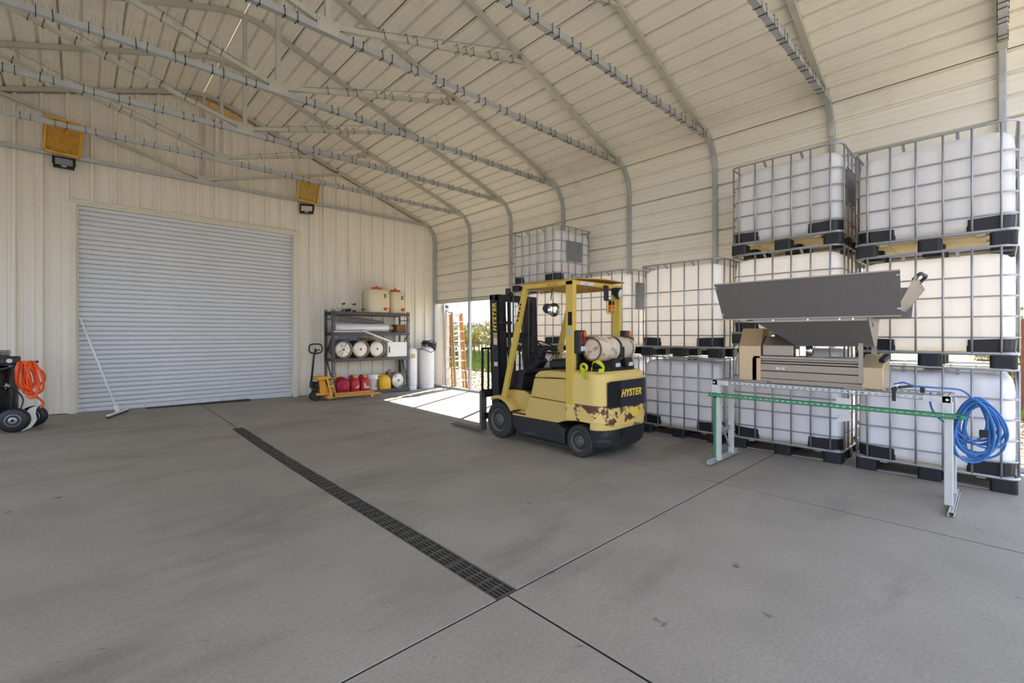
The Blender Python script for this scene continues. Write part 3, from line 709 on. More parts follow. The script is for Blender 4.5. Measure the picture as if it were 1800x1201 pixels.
m = MB(); m.box(4.4, 5.2, 3.33, 3.47, .12, .27, .02); m.box(4.55, 5.05, 3.28, 3.52, .2, .4, .02); fp('steer_axle', m, 'skirt')
# counterweight
def plan(ins=0, ry=3.045, fy=3.595, r=.26, n=8):
    x0, x1 = XL + ins, XR - ins; y0 = ry + ins
    return [(x1, fy)] + [(x0, fy)] + [(x0 + r - r * math.cos(R(90 * i / n)), y0 + r * .72 - r * .72 * math.sin(R(90 * i / n))) for i in range(n + 1)] + [(x1 - r + r * math.sin(R(90 * i / n)), y0 + r * .72 - r * .72 * math.cos(R(90 * i / n))) for i in range(n + 1)]
def stack(levels, sc=1):
    return [[(x, y, z) for x, y in pl] for pl, z in levels]
m = MB(); m.loft(stack([(plan(.0), .425), (plan(0), .60), (plan(.004), .612), (plan(.006), .64), (plan(.012), .94), (plan(.03), .985), (plan(.07), 1.012)]), smooth=False); fp('counterweight', m, 'cw', .004)
m = MB(); m.ext([(3.045, .385), (3.05, .44), (3.24, .44), (3.19, .40)], 'x', XL + .2, XR - .2); m.loft(stack([(plan(.012, fy=3.21), .34), (plan(.004, fy=3.22), .43)]), smooth=False); fp('counterweight_skirt', m, 'cw')
m = MB(); m.loft(stack([(plan(.06, fy=3.2), .1), (plan(.02, fy=3.205), .15), (plan(-.004, fy=3.21), .345)]), smooth=False); fp('rear_bumper', m, 'skirt', .008)
m = MB(); m.box(4.62, 4.70, 3.03, 3.1, .255, .32); fp('drawbar_slot', m, 'void')
# rear panel following the rounded rear, opening at its left
pl = [p for p in plan(-.002)[2:]]
i0, i1 = 6, len(pl) - 5
def strip(pts, z0, z1, th):
    mb = MB(); n = len(pts); o = [(x + (x - 4.8) * th * .3, y - th) for x, y in pts]
    v = [(x, y, z0) for x, y in pts] + [(x, y, z1) for x, y in pts] + [(x, y, z1) for x, y in o] + [(x, y, z0) for x, y in o]
    f = [(k * n + i, k * n + i + 1, ((k + 1) % 4) * n + i + 1, ((k + 1) % 4) * n + i) for k in range(4) for i in range(n - 1)] + [(0, n, 2 * n, 3 * n), (n - 1, 4 * n - 1, 3 * n - 1, 2 * n - 1)]
    return mb.add(v, f)
pts = pl[i0:i1]; a_ = pts[0]; pts = [pl[5], pl[6], pl[7], (4.56, pl[8][1]), (4.60, pl[8][1])]
fp('grille_opening', strip(pts, .615, .895, .006), 'void')
pts2 = [(4.595, 3.043), (4.62, 3.043), (4.9, 3.043), pl[9], pl[10], pl[11], pl[12]]
rp = fp('rear_panel', strip(pts2, .60, .91, .012), 'navy')
m = MB()
for z in (.60, .897): m.box(4.40, 4.61, 3.036, 3.05, z, z + .012)
fp('grille_frame', m, 'navy'); m = MB(); m.box(4.5, 4.57, 3.04, 3.05, .64, .83, .006); fp('radiator_hose', m, 'blackmetal')
tx = text_mb('HYSTER', .115, .004, .25, .002, 1.1); put('lettering', xf(tx, frame((4.825, 3.029, .755), (1, 0, 0), (0, 0, 1))), M['lettering'], rp)
m = MB(); m.box(4.86, 4.99, 3.034, 3.05, .46, .57, .006); fp('reflector_patch', m, 'lettering')
# overhead guard
for x in (XL + .035, XR - .035):
    m = MB(); m.beam((x, 4.735, .585), (x, 4.315, 2.06), .055, .075, (0, 1, 0)); fp('guard_front_leg', m, 'guard', .006)
    m = MB(); m.box(x - .033, x + .033, 3.485, 3.60, .60, 2.10); fp('guard_rear_post', m, 'guard', .006)
    m = MB(); m.box(x - .033, x + .033, 3.49, 4.345, 2.045, 2.105); fp('guard_side_rail', m, 'guard', .006)
for y in (3.49, 4.28):
    m = MB(); m.box(XL + .06, XR - .06, y, y + .06, 2.05, 2.105); fp('guard_cross_rail', m, 'guard', .004)
gb = MB(); gb.box(-.45, .45, -.012, .012, 0, .045); gmesh = gb.mesh('guard_bar', M['guard'])
for y in (3.65, 3.77, 3.89, 4.01, 4.13): inst('guard_bar', gmesh, fk, (0, y - 4.1, 2.055))
m = MB(); nx_, ny_ = 8, 6; v = []
for j in range(ny_ + 1):
    for i in range(nx_ + 1):
        u, w = i / nx_, j / ny_; v.append((4.34 + u * .97, 3.44 + w * .86, 2.112 + .03 * math.sin(u * 2.4) * (1 - .4 * w) + .012 * w))
v2 = [(x, y, z + .012) for x, y, z in v]; w_ = nx_ + 1; q = len(v)
f = [(j * w_ + i, (j + 1) * w_ + i, (j + 1) * w_ + i + 1, j * w_ + i + 1) for j in range(ny_) for i in range(nx_)]
f2 = [tuple(q + k for k in t[::-1]) for t in f]
rim = list(range(w_)) + [j * w_ + nx_ for j in range(1, ny_ + 1)] + [ny_ * w_ + i for i in range(nx_ - 1, -1, -1)] + [j * w_ for j in range(ny_ - 1, 0, -1)]
f3 = [(rim[i], rim[(i + 1) % len(rim)], q + rim[(i + 1) % len(rim)], q + rim[i]) for i in range(len(rim))]
m.add(v + v2, f + f2 + f3); fp('roof_sheet', m, 'ply')
m = MB(); m.box(XL - .001, XL + .003, 3.515, 3.575, 1.45, 1.51); fp('decal', m, 'decal_blue')
m = MB(); m.box(XL - .001, XL + .004, 3.72, 3.9, 2.055, 2.09); fp('decal', m, 'ply')
m = MB(); m.box(XL - .002, XL + .003, 3.5, 3.56, 1.56, 1.72); fp('warning_decal', m, 'void')
m = MB()
for k in range(2): m.box(4.42 + k * .15, 4.55 + k * .15, 3.486, 3.492, 2.055, 2.095)
fp('guard_decal', m, 'decal', kind='stuff')
m = MB()
for k, z in enumerate((1.62, 1.68, 1.72, 1.78, 1.83)):
    y = 4.735 + (4.315 - 4.735) * (z - .585) / 1.475; m.box(XL + .003, XL + .008, y - .012, y + .012, z, z + .03)
fp('leg_lettering', m, 'void', kind='stuff')
# tail lights
for x, sd in ((XL + .045, 1), (XR - .03, -1)):
    m = MB(); m.box(x - .02, x + .115, 3.40, 3.5, 1.22, 1.50, .015); t = fp('tail_light', m, 'black')
    for zc, mm, hh in ((1.455, 'amber_lens', .035), (1.375, 'red_lens', .045), (1.28, 'clear_lens', .03)):
        for k in (0, 1):
            b = MB(); b.box(x + .0 + k * .052, x + .042 + k * .052, 3.388, 3.405, zc - hh, zc + hh, .006); put('lens', b, M[mm if not (mm == 'amber_lens' and k == 0) else 'red_lens'], t)
# work light, beacon
m = MB(); m.box(4.865, 4.945, 3.44, 3.46, 1.885, 2.075); m.box(4.865, 4.945, 3.40, 3.46, 1.88, 1.895); bp = fp('lamp_bracket', m, 'blackmetal')
m = MB(); m.lathe([(.02, -.09), (.055, -.07), (.078, -.02), (.08, 0), (.07, .002)], (5.13, 3.39, 1.98), Vector((.25, -1, -.25)), 20); wl = fp('work_light', m, 'black')
m = MB(); m.lathe([(.068, .002), (.045, .012), (.01, .016)], (5.13, 3.39, 1.98), Vector((.25, -1, -.25)), 20); put('lamp_glass', m, M['lens2'], wl)
m = MB(); m.box(5.09, 5.12, 3.42, 3.5, 1.97, 2.06); put('lamp_arm', m, M['black'], wl)
m = MB(); m.lathe([(.04, 0), (.04, .05), (.038, .06)], (4.97, 3.42, 1.83), (0, 0, 1), 16); bc = fp('beacon', m, 'black')
m = MB(); m.lathe([(.03, -.1), (.036, -.09), (.036, 0)], (4.97, 3.42, 1.83), (0, 0, 1), 16); put('beacon_lens', m, M['amber_lens'], bc)
m = MB()
for k in range(8):
    a = R(45 * k); c_ = (math.cos(a) * .062, math.sin(a) * .062); m.tube([(4.97 + c_[0], 3.42 + c_[1], 1.88), (4.97 + c_[0], 3.42 + c_[1], 1.73), (4.97 + c_[0] * .6, 3.42 + c_[1] * .6, 1.705)], .0035, 5)
for z in (1.88, 1.81, 1.75): m.tube([(4.97 + .062 * math.cos(R(20 * k)), 3.42 + .062 * math.sin(R(20 * k)), z) for k in range(18)], .0035, 5, closed=True)
put('beacon_cage', m, M['guard'], bc)
# front lamp and mirror under the canopy
m = MB(); m.lathe([(.015, -.08), (.05, -.06), (.07, 0), (.066, .01)], (4.62, 4.2, 1.80), Vector((-.5, -.7, .1)), 18); hl = fp('head_lamp', m, 'black')
m = MB(); m.lathe([(.09, 0), (.088, .006), (.05, .024), (.005, .03)], (4.50, 3.98, 1.77), Vector((-.45, -1, 0)), 24); m.tube([(4.50, 4.0, 1.77), (4.52, 4.05, 1.92), (4.55, 4.05, 2.06)], .008, 6); fp('mirror', m, 'chrome')
# seat
m = MB(); m.loft([[(4.56 + .5 * u, 3.70 + y, z) for u in (0, 1)] for y, z in ()] or [[(4.58, 3.68, .995), (5.04, 3.68, .995), (5.04, 3.68, 1.0), (4.58, 3.68, 1.0)], [(4.58, 4.1, .995), (5.04, 4.1, .995), (5.04, 4.1, 1.0), (4.58, 4.1, 1.0)]], False)
m = MB(); m.box(4.57, 5.03, 3.72, 4.14, .99, 1.12, .04); s_ = fp('seat_cushion', m, 'black', .02)
prof = [(3.63, 1.0), (3.76, 1.02), (3.735, 1.2), (3.70, 1.38), (3.665, 1.425), (3.61, 1.425), (3.575, 1.39), (3.60, 1.2)]
m = MB(); m.ext(prof, 'x', 4.55, 5.0); b = fp('seat_back', m, 'black', .045, seg=3)
m = MB(); m.ext([(3.574, 1.30), (3.566, 1.30), (3.562, 1.375), (3.57, 1.378)], 'x', 4.60, 4.95); put('seat_pouch', m, M['black'], b)
# dash, column, wheel, levers
m = MB(); m.ext([(4.42, .98), (4.72, .93), (4.78, .70), (4.50, .69), (4.47, .88), (4.42, .92)], 'x', 4.42, 5.2); fp('dashboard', m, 'black', .02)
m = MB(); m.ext([(4.36, 1.08), (4.46, 1.14), (4.66, .95), (4.70, .72), (4.55, .72), (4.52, .9)], 'x', 4.66, 4.84); fp('steering_column', m, 'black', .03)
m = MB(); m.beam((4.75, 4.50, 1.0), (4.75, 4.40, 1.25), .09, .1); sc_ = fp('column_head', m, 'black', .02)
wc = Vector((4.75, 4.37, 1.275)); wn = Vector((0, -.42, .91)).normalized(); wu = Vector((1, 0, 0)); wv = wn.cross(wu)
m = MB(); m.tube([wc + wu * .19 * math.cos(R(12 * k)) + wv * .19 * math.sin(R(12 * k)) for k in range(30)], .012, 8, closed=True)
for a in (90, 210, 330): m.beam(wc - wn * .02, wc + wu * .185 * math.cos(R(a)) + wv * .185 * math.sin(R(a)), .03, .012, wn)
m.lathe([(.05, -.04), (.05, 0), (.03, .012)], wc - wn * .01, wn, 16); fp('steering_wheel', m, 'black')
m = MB()
lv = [((4.95, 4.55, .95), (4.98, 4.42, 1.16)), ((5.0, 4.55, .95), (5.04, 4.42, 1.16)), ((5.05, 4.55, .95), (5.1, 4.42, 1.16))]
for p, q_ in lv:
    m = MB(); m.tube([p, q_], .007, 6); m.lathe([(.012, 0), (.018, .012), (.012, .03), (.003, .034)], q_, (0, -.3, .9), 10); fp('hydraulic_lever', m, 'blackmetal')
m = MB(); m.tube(smooth_path([(5.1, 4.0, .98), (5.1, 3.92, 1.1), (5.08, 3.84, 1.12), (5.05, 3.78, 1.05)], 4), .012, 6); fp('hand_brake', m, 'black')
# mast: outer and inner channels, cross heads, cylinders
tilt = lambda z: 5.03 + .032 * (z - .1)       # rear edge leans forward a little with height
def rail(x0, x1, yo, w, z0, z1):
    mb = MB(); mb.ext([(tilt(z0) + yo - .13, z0), (tilt(z0) + yo - .13 + w, z0), (tilt(z1) + yo - .13 + w, z1), (tilt(z1) + yo - .13, z1)], 'x', x0, x1); return mb
for sd, x in ((1, 4.40), (-1, 5.20)):
    e = .0
    m = rail(x, x + sd * .03, 0, .19, .12, 2.03); m2 = rail(x, x + sd * .085, 0, .025, .12, 2.03); m3 = rail(x, x + sd * .085, .165, .025, .12, 2.03)
    m.add(m2.v, m2.f); m.add(m3.v, m3.f); rl = fp('mast_rail', m, 'blackmetal', .003)
    if sd > 0:
        tx = text_mb('HYSTER', .105, .004, .2, .0015, 1.15); put('lettering', xf(tx, frame((x - .002, tilt(1.72) - .045, 1.70), (0, .032, 1), (0, 1, 0))), M['lettering'], rl)
        for z0, z1, mm in ((1.30, 1.47, 'decal'), (1.395, 1.455, 'ply'), (.99, 1.05, 'decal')):
            d_ = .0015 if mm != 'ply' else .0025; b = MB(); b.ext([(tilt(z0) - .09, z0), (tilt(z0) - .01, z0), (tilt(z1) - .01, z1), (tilt(z1) - .09, z1)], 'x', x - d_, x); put('decal', b, M[mm], rl)
    m = rail(x + sd * .09, x + sd * .15, .0, .17, .14, 1.98); fp('inner_mast_rail', m, 'blackmetal', .003)
    m = MB(); m.tube([(x + sd * .17, tilt(.3) - .17, .25), (x + sd * .17, tilt(1.9) - .17, 1.92)], .028, 10); m.tube([(x + sd * .17, tilt(1.2) - .17, 1.15), (x + sd * .17, tilt(1.9) - .17, 1.24)], .034, 10); fp('lift_cylinder', m, 'blackmetal')
    m = MB(); m.tube([(x + sd * .1, tilt(.62) - .12, .62), (x + sd * .1, 4.56, .70)], .03, 8); fp('tilt_cylinder', m, 'blackmetal')
m = MB(); m.box(4.40, 5.20, tilt(2) - .13, tilt(2) - .05, 1.93, 2.03); m.box(4.40, 5.20, tilt(2) - .02, tilt(2) + .06, 1.95, 2.03); fp('mast_cross_head', m, 'blackmetal', .012)
m = MB(); m.box(4.5, 5.1, tilt(1.3) - .14, tilt(1.3) - .1, 1.40, 1.48); m.box(4.4, 4.62, tilt(1.6) - .18, tilt(1.6) - .13, 1.60, 1.64); fp('mast_tie_bar', m, 'blackmetal', .006)
m = MB(); m.lathe([(.06, -.02), (.06, .02)], (4.66, tilt(2) - .09, 2.03), (1, 0, 0), 16); m.box(4.6, 4.66, tilt(2) - .13, tilt(2) - .06, 2.03, 2.13, .008); fp('chain_sheave', m, 'blackmetal')
m = MB(); m.lathe([(.06, -.02), (.06, .02)], (4.98, tilt(2) - .09, 2.0), (1, 0, 0), 16); fp('chain_sheave', m, 'blackmetal')
for k, x in enumerate((4.66, 4.98)):
    m = MB(); m.box(x - .012, x + .012, tilt(1.2) - .155, tilt(1.2) - .145, .5, 2.0); fp('lift_chain', m, 'rim')
for k in range(3):
    m = MB(); x = 4.74 + .05 * k; m.tube(smooth_path([(x, 4.9, 1.95), (x + .01, 4.84, 1.7), (x + .05, 4.86, 1.3), (x + .02, 4.8, 1.0), (x, 4.76, .8)], 5), .013, 6); fp('hydraulic_hose', m, 'black')
# carriage, load backrest, forks
m = MB()
for z in (.20, .52): m.box(4.34, 5.26, 5.205, 5.245, z, z + .09, .005)
fp('fork_carriage', m, 'blackmetal')
br = thing  # keep name free
for x in (4.36, 4.47, 4.58, 4.69, 4.80, 4.91, 5.02, 5.13, 5.24):
    m = MB(); m.box(x - .012 - (.008 if x in (4.36, 5.24) else 0), x + .012, 5.25, 5.275, .58, 1.245); fp('backrest_bar', m, 'blackmetal', .003)
m = MB(); m.box(4.34, 5.26, 5.25, 5.278, 1.225, 1.255); fp('backrest_rail', m, 'blackmetal', .006); m = MB(); m.box(4.34, 5.26, 5.25, 5.278, .60, .63); fp('backrest_rail', m, 'blackmetal', .006)
for x in (4.375, 5.225):
    m = MB(); m.ext([(5.25, .62), (5.29, .62), (5.29, .09), (5.32, .065), (6.02, .035), (6.02, .025), (5.25, .025)], 'x', x - .055, x + .055); fp('fork', m, 'rim', .004)
# ------------------------------------------------------------------ gas cylinder riding on the counterweight
lp = thing('gas_cylinder', (4.85, 3.30, 1.12), 'rusty white gas cylinder strapped across the back of the forklift', 'cylinder')
m = MB(); r = .148; m.lathe([(.10, 0), (.126, .004), (.134, .03), (.13, .05), (r, .085), (r, .34), (r + .003, .345), (r + .003, .36), (r, .365), (r, .62), (.13, .68), (.09, .72), (.04, .735)], (4.40, 3.30, 1.272), (1, 0, 0), 36); put('cylinder_body', m, M['lptank'], lp)
m = MB(); m.tube([(4.408, 3.30 + .128 * math.cos(R(10 * a)), 1.272 + .128 * math.sin(R(10 * a))) for a in range(36)], .0125, 8, closed=True); put('foot_ring', m, M['rust'], lp)
m = MB(); m.tube([(5.13, 3.30 + .125 * math.cos(R(a)), 1.272 + .125 * math.sin(R(a))) for a in range(-60, 241, 20)], .011, 6); m.box(5.10, 5.16, 3.27, 3.33, 1.25, 1.295)
for a in (0, 120, 240 - 60): m.beam((5.05, 3.30 + .12 * math.cos(R(a)), 1.272 + .12 * math.sin(R(a))), (5.13, 3.30 + .125 * math.cos(R(a)), 1.272 + .125 * math.sin(R(a))), .03, .008)
put('valve_collar', m, M['lptank'], lp)
m = MB(); m.tube([(4.80, 3.30 + .155 * math.cos(R(a)), 1.272 + .155 * math.sin(R(a))) for a in range(-100, 281, 15)], .004, 4); m2 = MB()
n = 26; v = []
for k in range(n):
    a = R(360 * k / n)
    for dx in (-.022, .022): v.append((4.80 + dx, 3.30 + .153 * math.cos(a), 1.272 + .153 * math.sin(a)))
m2.add(v, [(2 * k, 2 * k + 1, (2 * k + 3) % (2 * n), (2 * k + 2) % (2 * n)) for k in range(n)]); m2.box(4.77, 4.83, 3.125, 3.15, 1.16, 1.30, .006)
put('clamp_band', m2, M['blackmetal'], lp)
m = MB(); m.box(4.42, 5.12, 3.17, 3.43, 1.012, 1.045, .008)
for x in (4.66, 4.93): m.ext([(3.155, 1.045), (3.445, 1.045), (3.41, 1.16), (3.36, 1.125), (3.24, 1.125), (3.19, 1.16)], 'x', x - .012, x + .16)
for x in (4.44, 4.52): m.lathe([(.012, 0), (.012, .03)], (x, 3.165, 1.05), (0, -1, 0), 8)
cr = put('cylinder_cradle', m, M['blackmetal'], lp)
for x in (4.68, 4.96):
    m = MB(); m.box(x, x + .09, 3.150, 3.156, 1.06, 1.105); put('decal', m, M['decal'], cr)
# ------------------------------------------------------------------ lime webbing bundled beside the cylinder
st = thing('ratchet_strap', (4.40, 3.33, 1.0), 'lime yellow webbing strap bunched on the counterweight beside the gas cylinder', 'strap')
def ribbon(pts, w, side):
    P = smooth_path(pts, 5); sd = Vector(side) * w / 2; v = []
    for p in P: v += [p - sd, p + sd]
    mb = MB(); n = len(P); f = [(2 * i, 2 * i + 1, 2 * i + 3, 2 * i + 2) for i in range(n - 1)]
    mb.add(v, f, True); mb.add([Vector(p) + Vector((.002, -.003, .002)) for p in v], [q_[::-1] for q_ in f], True); return mb
put('webbing', ribbon([(4.34, 3.40, 1.03), (4.30, 3.36, 1.06), (4.268, 3.33, 1.02), (4.262, 3.31, .95), (4.264, 3.28, .93)], .06, (.2, .95, .1)), M['limestrap'], st)
put('webbing', ribbon([(4.33, 3.25, 1.03), (4.38, 3.28, 1.09), (4.42, 3.27, 1.14), (4.45, 3.2, 1.10), (4.41, 3.13, 1.04), (4.34, 3.16, 1.03)], .07, (.6, .3, .6)), M['limestrap'], st)
m = MB()
for k in range(3): m.tube([(4.325 + .008 * k, 3.36 + .042 * math.cos(R(a)), 1.06 + .042 * math.sin(R(a))) for a in range(0, 360, 24)], .016 - .003 * k, 6, closed=True)
put('webbing_roll', m, M['limestrap'], st)

# ------------------------------------------------------------------ table of slotted channel
TBX0, TBX1, TBY0, TBY1, TBZ = 5.19, 5.61, .27, 2.21, .94
tb = thing('channel_table', (5.4, 1.24, 0), 'long white slotted channel table with a green rail, before the tank stacks', 'table')
def channel(p, q, w, h, up, slots=True, pitch=.0508):
    """channel: slotted back facing up, two lips; w across, h deep"""
    p, q = Vector(p), Vector(q); d = (q - p); l = d.length; d.normalize(); up = Vector(up); x = d.cross(up).normalized(); z = x.cross(d)
    mb = MB(); T = Matrix(((x.x, d.x, z.x, p.x), (x.y, d.y, z.y, p.y), (x.z, d.z, z.z, p.z), (0, 0, 0, 1))); th = .004
    mb.box(-w / 2, -w / 2 + th, 0, l, -h, 0, 0, T); mb.box(w / 2 - th, w / 2, 0, l, -h, 0, 0, T)
    mb.box(-w / 2, -w / 2 + .011, 0, l, -h, -h + th, 0, T); mb.box(w / 2 - .011, w / 2, 0, l, -h, -h + th, 0, T)
    if slots:
        s = .009; n = int(l / pitch)
        mb.box(-w / 2, -s, 0, l, -th, 0, 0, T); mb.box(s, w / 2, 0, l, -th, 0, 0, T)
        o = (l - n * pitch) / 2; mb.box(-s, s, 0, o + .011, -th, 0, 0, T)
        for k in range(n): mb.box(-s, s, o + k * pitch + .039, min(l, o + (k + 1) * pitch + .011), -th, 0, 0, T)
    else: mb.box(-w / 2, w / 2, 0, l, -th, 0, 0, T)
    return mb
tilt_x = .02
for x, sgn in ((TBX0, -1), (TBX1, 1)):
    put('top_rail', channel((x, TBY0, TBZ - .021), (x, TBY1, TBZ - .021), .041, .041, (sgn, 0, 0)), M['strut'], tb)
    for y in (TBY0 + .0, TBY1 - .0):
        yy = y - .025 if y > 1 else y + .025
        if x == TBX0 and y > 1:
            put('leg', channel((x - .002, yy, .74), (x - .002, yy, TBZ - .04), .06, .041, (-1, 0, 0), False), M['strut'], tb); put('leg', channel((x - .002, yy, .05), (x - .002, yy, .75), .045, .041, (-1, 0, 0), False), M['green'], tb, label='green lower half of the front leg')
            m = MB(); m.box(x - .02, x + .035, yy - .055, yy - .018, .05, TBZ - .05); put('leg', m, M['strut'], tb)
        else:
            m = MB(); m.box(x - .02, x + .022, yy - .035, yy + .02, .05, TBZ - .045, .004); put('leg', m, M['strut'], tb)
for y in (TBY0, TBY1):
    yy = y - .025 if y > 1 else y + .025
    put('foot_rail', channel((TBX0 - .17, yy + (.02 if y > 1 else -.03), .045), (TBX1 + .2, yy + (.02 if y > 1 else -.03), .045), .041, .041, (0, 1 if y > 1 else -1, 0) if y > 1 else (0, 0, 1), True), M['strut'], tb)
    put('cross_rail', channel((TBX0, yy, .33), (TBX1, yy, .36), .041, .025, (0, -1, 0), False), M['galv'], tb)
    put('end_rail', channel((TBX0, yy, TBZ - .025), (TBX1, yy, TBZ - .025), .041, .041, (0, -1, 0), True), M['strut'], tb)
    m = MB(); m.beam((TBX0 + .03, yy, .58), (TBX1 - .02, yy, .13), .03, .006, (0, 1, 0)); put('brace', m, M['galv'], tb)
    m = MB(); m.box(TBX0 - .028, TBX0 - .022, min(yy, yy + (-.13 if y > 1 else .13)) - .02, max(yy, yy + (-.13 if y > 1 else .13)) + .02, TBZ - .05, TBZ); m.box(TBX0 - .028, TBX0 - .022, yy - .03, yy + .03, TBZ - .14, TBZ)
    for dy, dz in ((0, -.025), (0, -.11), (-.09 if y > 1 else .09, -.025)): m.lathe([(.012, 0), (.012, .008)], (TBX0 - .028, yy + dy, TBZ + dz), (-1, 0, 0), 6)
    put('corner_bracket', m, M['strut'], tb)
put('front_rail', channel((TBX0 - .045, TBY0 - .085, .785), (TBX0 - .045, TBY1 + .04, .775), .041, .03, (-1, 0, 0)), M['green'], tb, label='green slotted rail')
m = MB(); m.box(TBX0 - .035, TBX0 - .03, .95, 1.05, .70, .86); m.ext([(.93, .66), (1.07, .62), (1.0, .72), (.95, .72)], 'x', TBX0 - .034, TBX0 - .03); put('hanging_bracket', m, M['strut'], tb)
# clamp and blue cable tail on the table end
m = MB(); m.box(TBX0 - .035, TBX0 - .02, .62, .645, .87, .99); m.box(TBX0 - .03, TBX0 + .06, .615, .65, .955, .985, .004); m.tube([(TBX0 + .04, .63, .955), (TBX0 + .04, .63, 1.02)], .008, 8); m.beam((TBX0, .60, .99), (TBX0 + .1, .52, 1.0), .02, .02)
cp_ = thing('toggle_clamp', (TBX0, .63, .94), 'small black and steel clamp gripping the table edge right of the stainless machine', 'clamp'); put('clamp_body', m, M['blackmetal'], cp_)
m = MB(); m.tube([(TBX0 - .05, .63, 1.005), (TBX0 + .0, .60, 1.01)], .008, 6); put('clamp_grip', m, M['white'], cp_)
m = MB(); m.box(TBX0 + .0, TBX0 + .05, .435, .465, .955, 1.0, .004); put('hose_clip', m, M['black'], tb)
# ------------------------------------------------------------------ stainless machine on the table
mc = thing('grape_sorter', (5.4, 1.35, .945), 'grey stainless hopper machine with a long flared plate standing on the slotted channel table', 'machine')
def mp(name, mb, m, bev=0, **k): return put(name, mb, M[m], mc, bev, **k)
Z0 = .945
for z0, z1, dx in ((.99, 1.066, 0), (1.071, 1.142, .003), (1.147, 1.168, .03), (1.174, 1.195, .016)):
    m = MB(); m.box(5.255 + dx, 5.60, .88, 1.79, z0, z1, .003); mp('side_panel', m, 'stainless')
m = MB(); m.box(5.245, 5.62, .87, 1.81, 1.195, 1.225, .004); mp('top_plate', m, 'stainless')
m = MB(); m.box(5.245, 5.285, 1.775, 1.815, Z0, 1.2); m.box(5.25, 5.61, .87, 1.81, Z0, .988, .003); mp('base_frame', m, 'stainless')
for y0, y1 in ((1.66, 1.86), (.84, 1.0)):
    m = MB(); m.box(5.2, 5.64, y0, y1, Z0 - .004, Z0 + .014); mp('mount_plate', m, 'stainless')
m = MB(); m.box(5.25, 5.254, 1.50, 1.59, 1.085, 1.115); mp('maker_plate', m, 'decal')
m = MB(); m.ext([(5.245, Z0 + .01), (5.60, Z0 + .01), (5.60, 1.50), (5.36, 1.515), (5.245, 1.325)], 'y', 1.735, 1.955); mp('left_cover', m, 'stainless_warm', .008)
m = MB(); m.ext([(5.27, 1.225), (5.58, 1.225), (5.58, 1.43), (5.37, 1.43), (5.27, 1.335)], 'y', 1.435, 1.725); mp('motor_cover', m, 'stainless', .008)
m = MB(); m.box(5.28, 5.4, 1.33, 1.39, 1.225, 1.34, .01); m.lathe([(.04, 0), (.05, .02), (.05, .05), (.03, .06)], (5.33, 1.335, 1.285), (0, -1, 0), 14); m.box(5.3, 5.37, 1.37, 1.42, 1.23, 1.30); mp('gearbox', m, 'chrome')
m = MB(); m.box(5.29, 5.31, 1.735, 1.77, 1.23, 1.31); mp('switch_box', m, 'black')
m = MB(); m.ext([(5.245, Z0 + .005), (5.58, Z0 + .005), (5.58, 1.26), (5.40, 1.26), (5.245, 1.145)], 'y', .715, .875); mp('right_cover', m, 'stainless_warm', .006)
m = MB(); m.beam((5.30, .735, 1.205), (5.38, .70, 1.262), .05, .035); mp('cover_latch', m, 'black', .006)
m = MB(); m.box(5.235, 5.25, .86, .895, 1.0, 1.55); mp('hopper_support', m, 'stainless')
m = MB(); m.box(5.50, 5.515, .80, .84, 1.0, 1.4); mp('hopper_support', m, 'stainless')
m = MB(); m.box(5.50, 5.515, 1.58, 1.62, 1.22, 1.5); mp('hopper_support', m, 'stainless')
# trough: v-shaped, open above
def plate4(pts, th, n):
    n = Vector(n).normalized() * th; a = [Vector(p) for p in pts]; b = [p + n for p in a]; k = len(a); mb = MB()
    mb.add(a + b, [tuple(range(k))[::-1], tuple(range(k, 2 * k))] + [(i, (i + 1) % k, k + (i + 1) % k, k + i) for i in range(k)]); return mb
m = plate4([(5.05, .80, 1.575), (5.05, 1.72, 1.575), (5.26, 1.41, 1.34), (5.26, .785, 1.34)], .004, (.7, 0, .7)); mp('trough_front', m, 'stainless_dull')
m = plate4([(5.62, .80, 1.575), (5.62, 1.72, 1.575), (5.38, 1.41, 1.34), (5.38, .785, 1.34)], .004, (-.7, 0, .7)); mp('trough_back', m, 'stainless_dull')
m = plate4([(5.05, .80, 1.60), (5.62, .80, 1.60), (5.38, .785, 1.34), (5.26, .785, 1.34)], .004, (0, -1, 0)); mp('trough_end', m, 'stainless', label='bright stainless trough end')
m = plate4([(5.05, 1.72, 1.60), (5.62, 1.72, 1.60), (5.38, 1.41, 1.34), (5.26, 1.41, 1.34)], .004, (0, .8, -.6)); mp('trough_end', m, 'stainless_dull')
m = plate4([(5.26, .785, 1.34), (5.38, .785, 1.34), (5.38, 1.41, 1.34), (5.26, 1.41, 1.34)], .004, (0, 0, -1)); mp('trough_floor', m, 'stainless_dull')
m = MB(); m.box(5.045, 5.052, .80, 1.74, 1.572, 1.612); m.box(5.618, 5.625, .80, 1.74, 1.572, 1.612); m.box(5.0, 5.06, .64, 1.78, 1.603, 1.609); mp('trough_lip', m, 'stainless', label='bright folded lip of the trough')
m = MB()
for y in (1.55, 1.0, .9, 1.25): m.lathe([(.008, 0), (.008, .008)], (5.045, y, 1.59), (-1, 0, 0), 6)
mp('lip_bolts', m, 'chrome', kind='stuff')
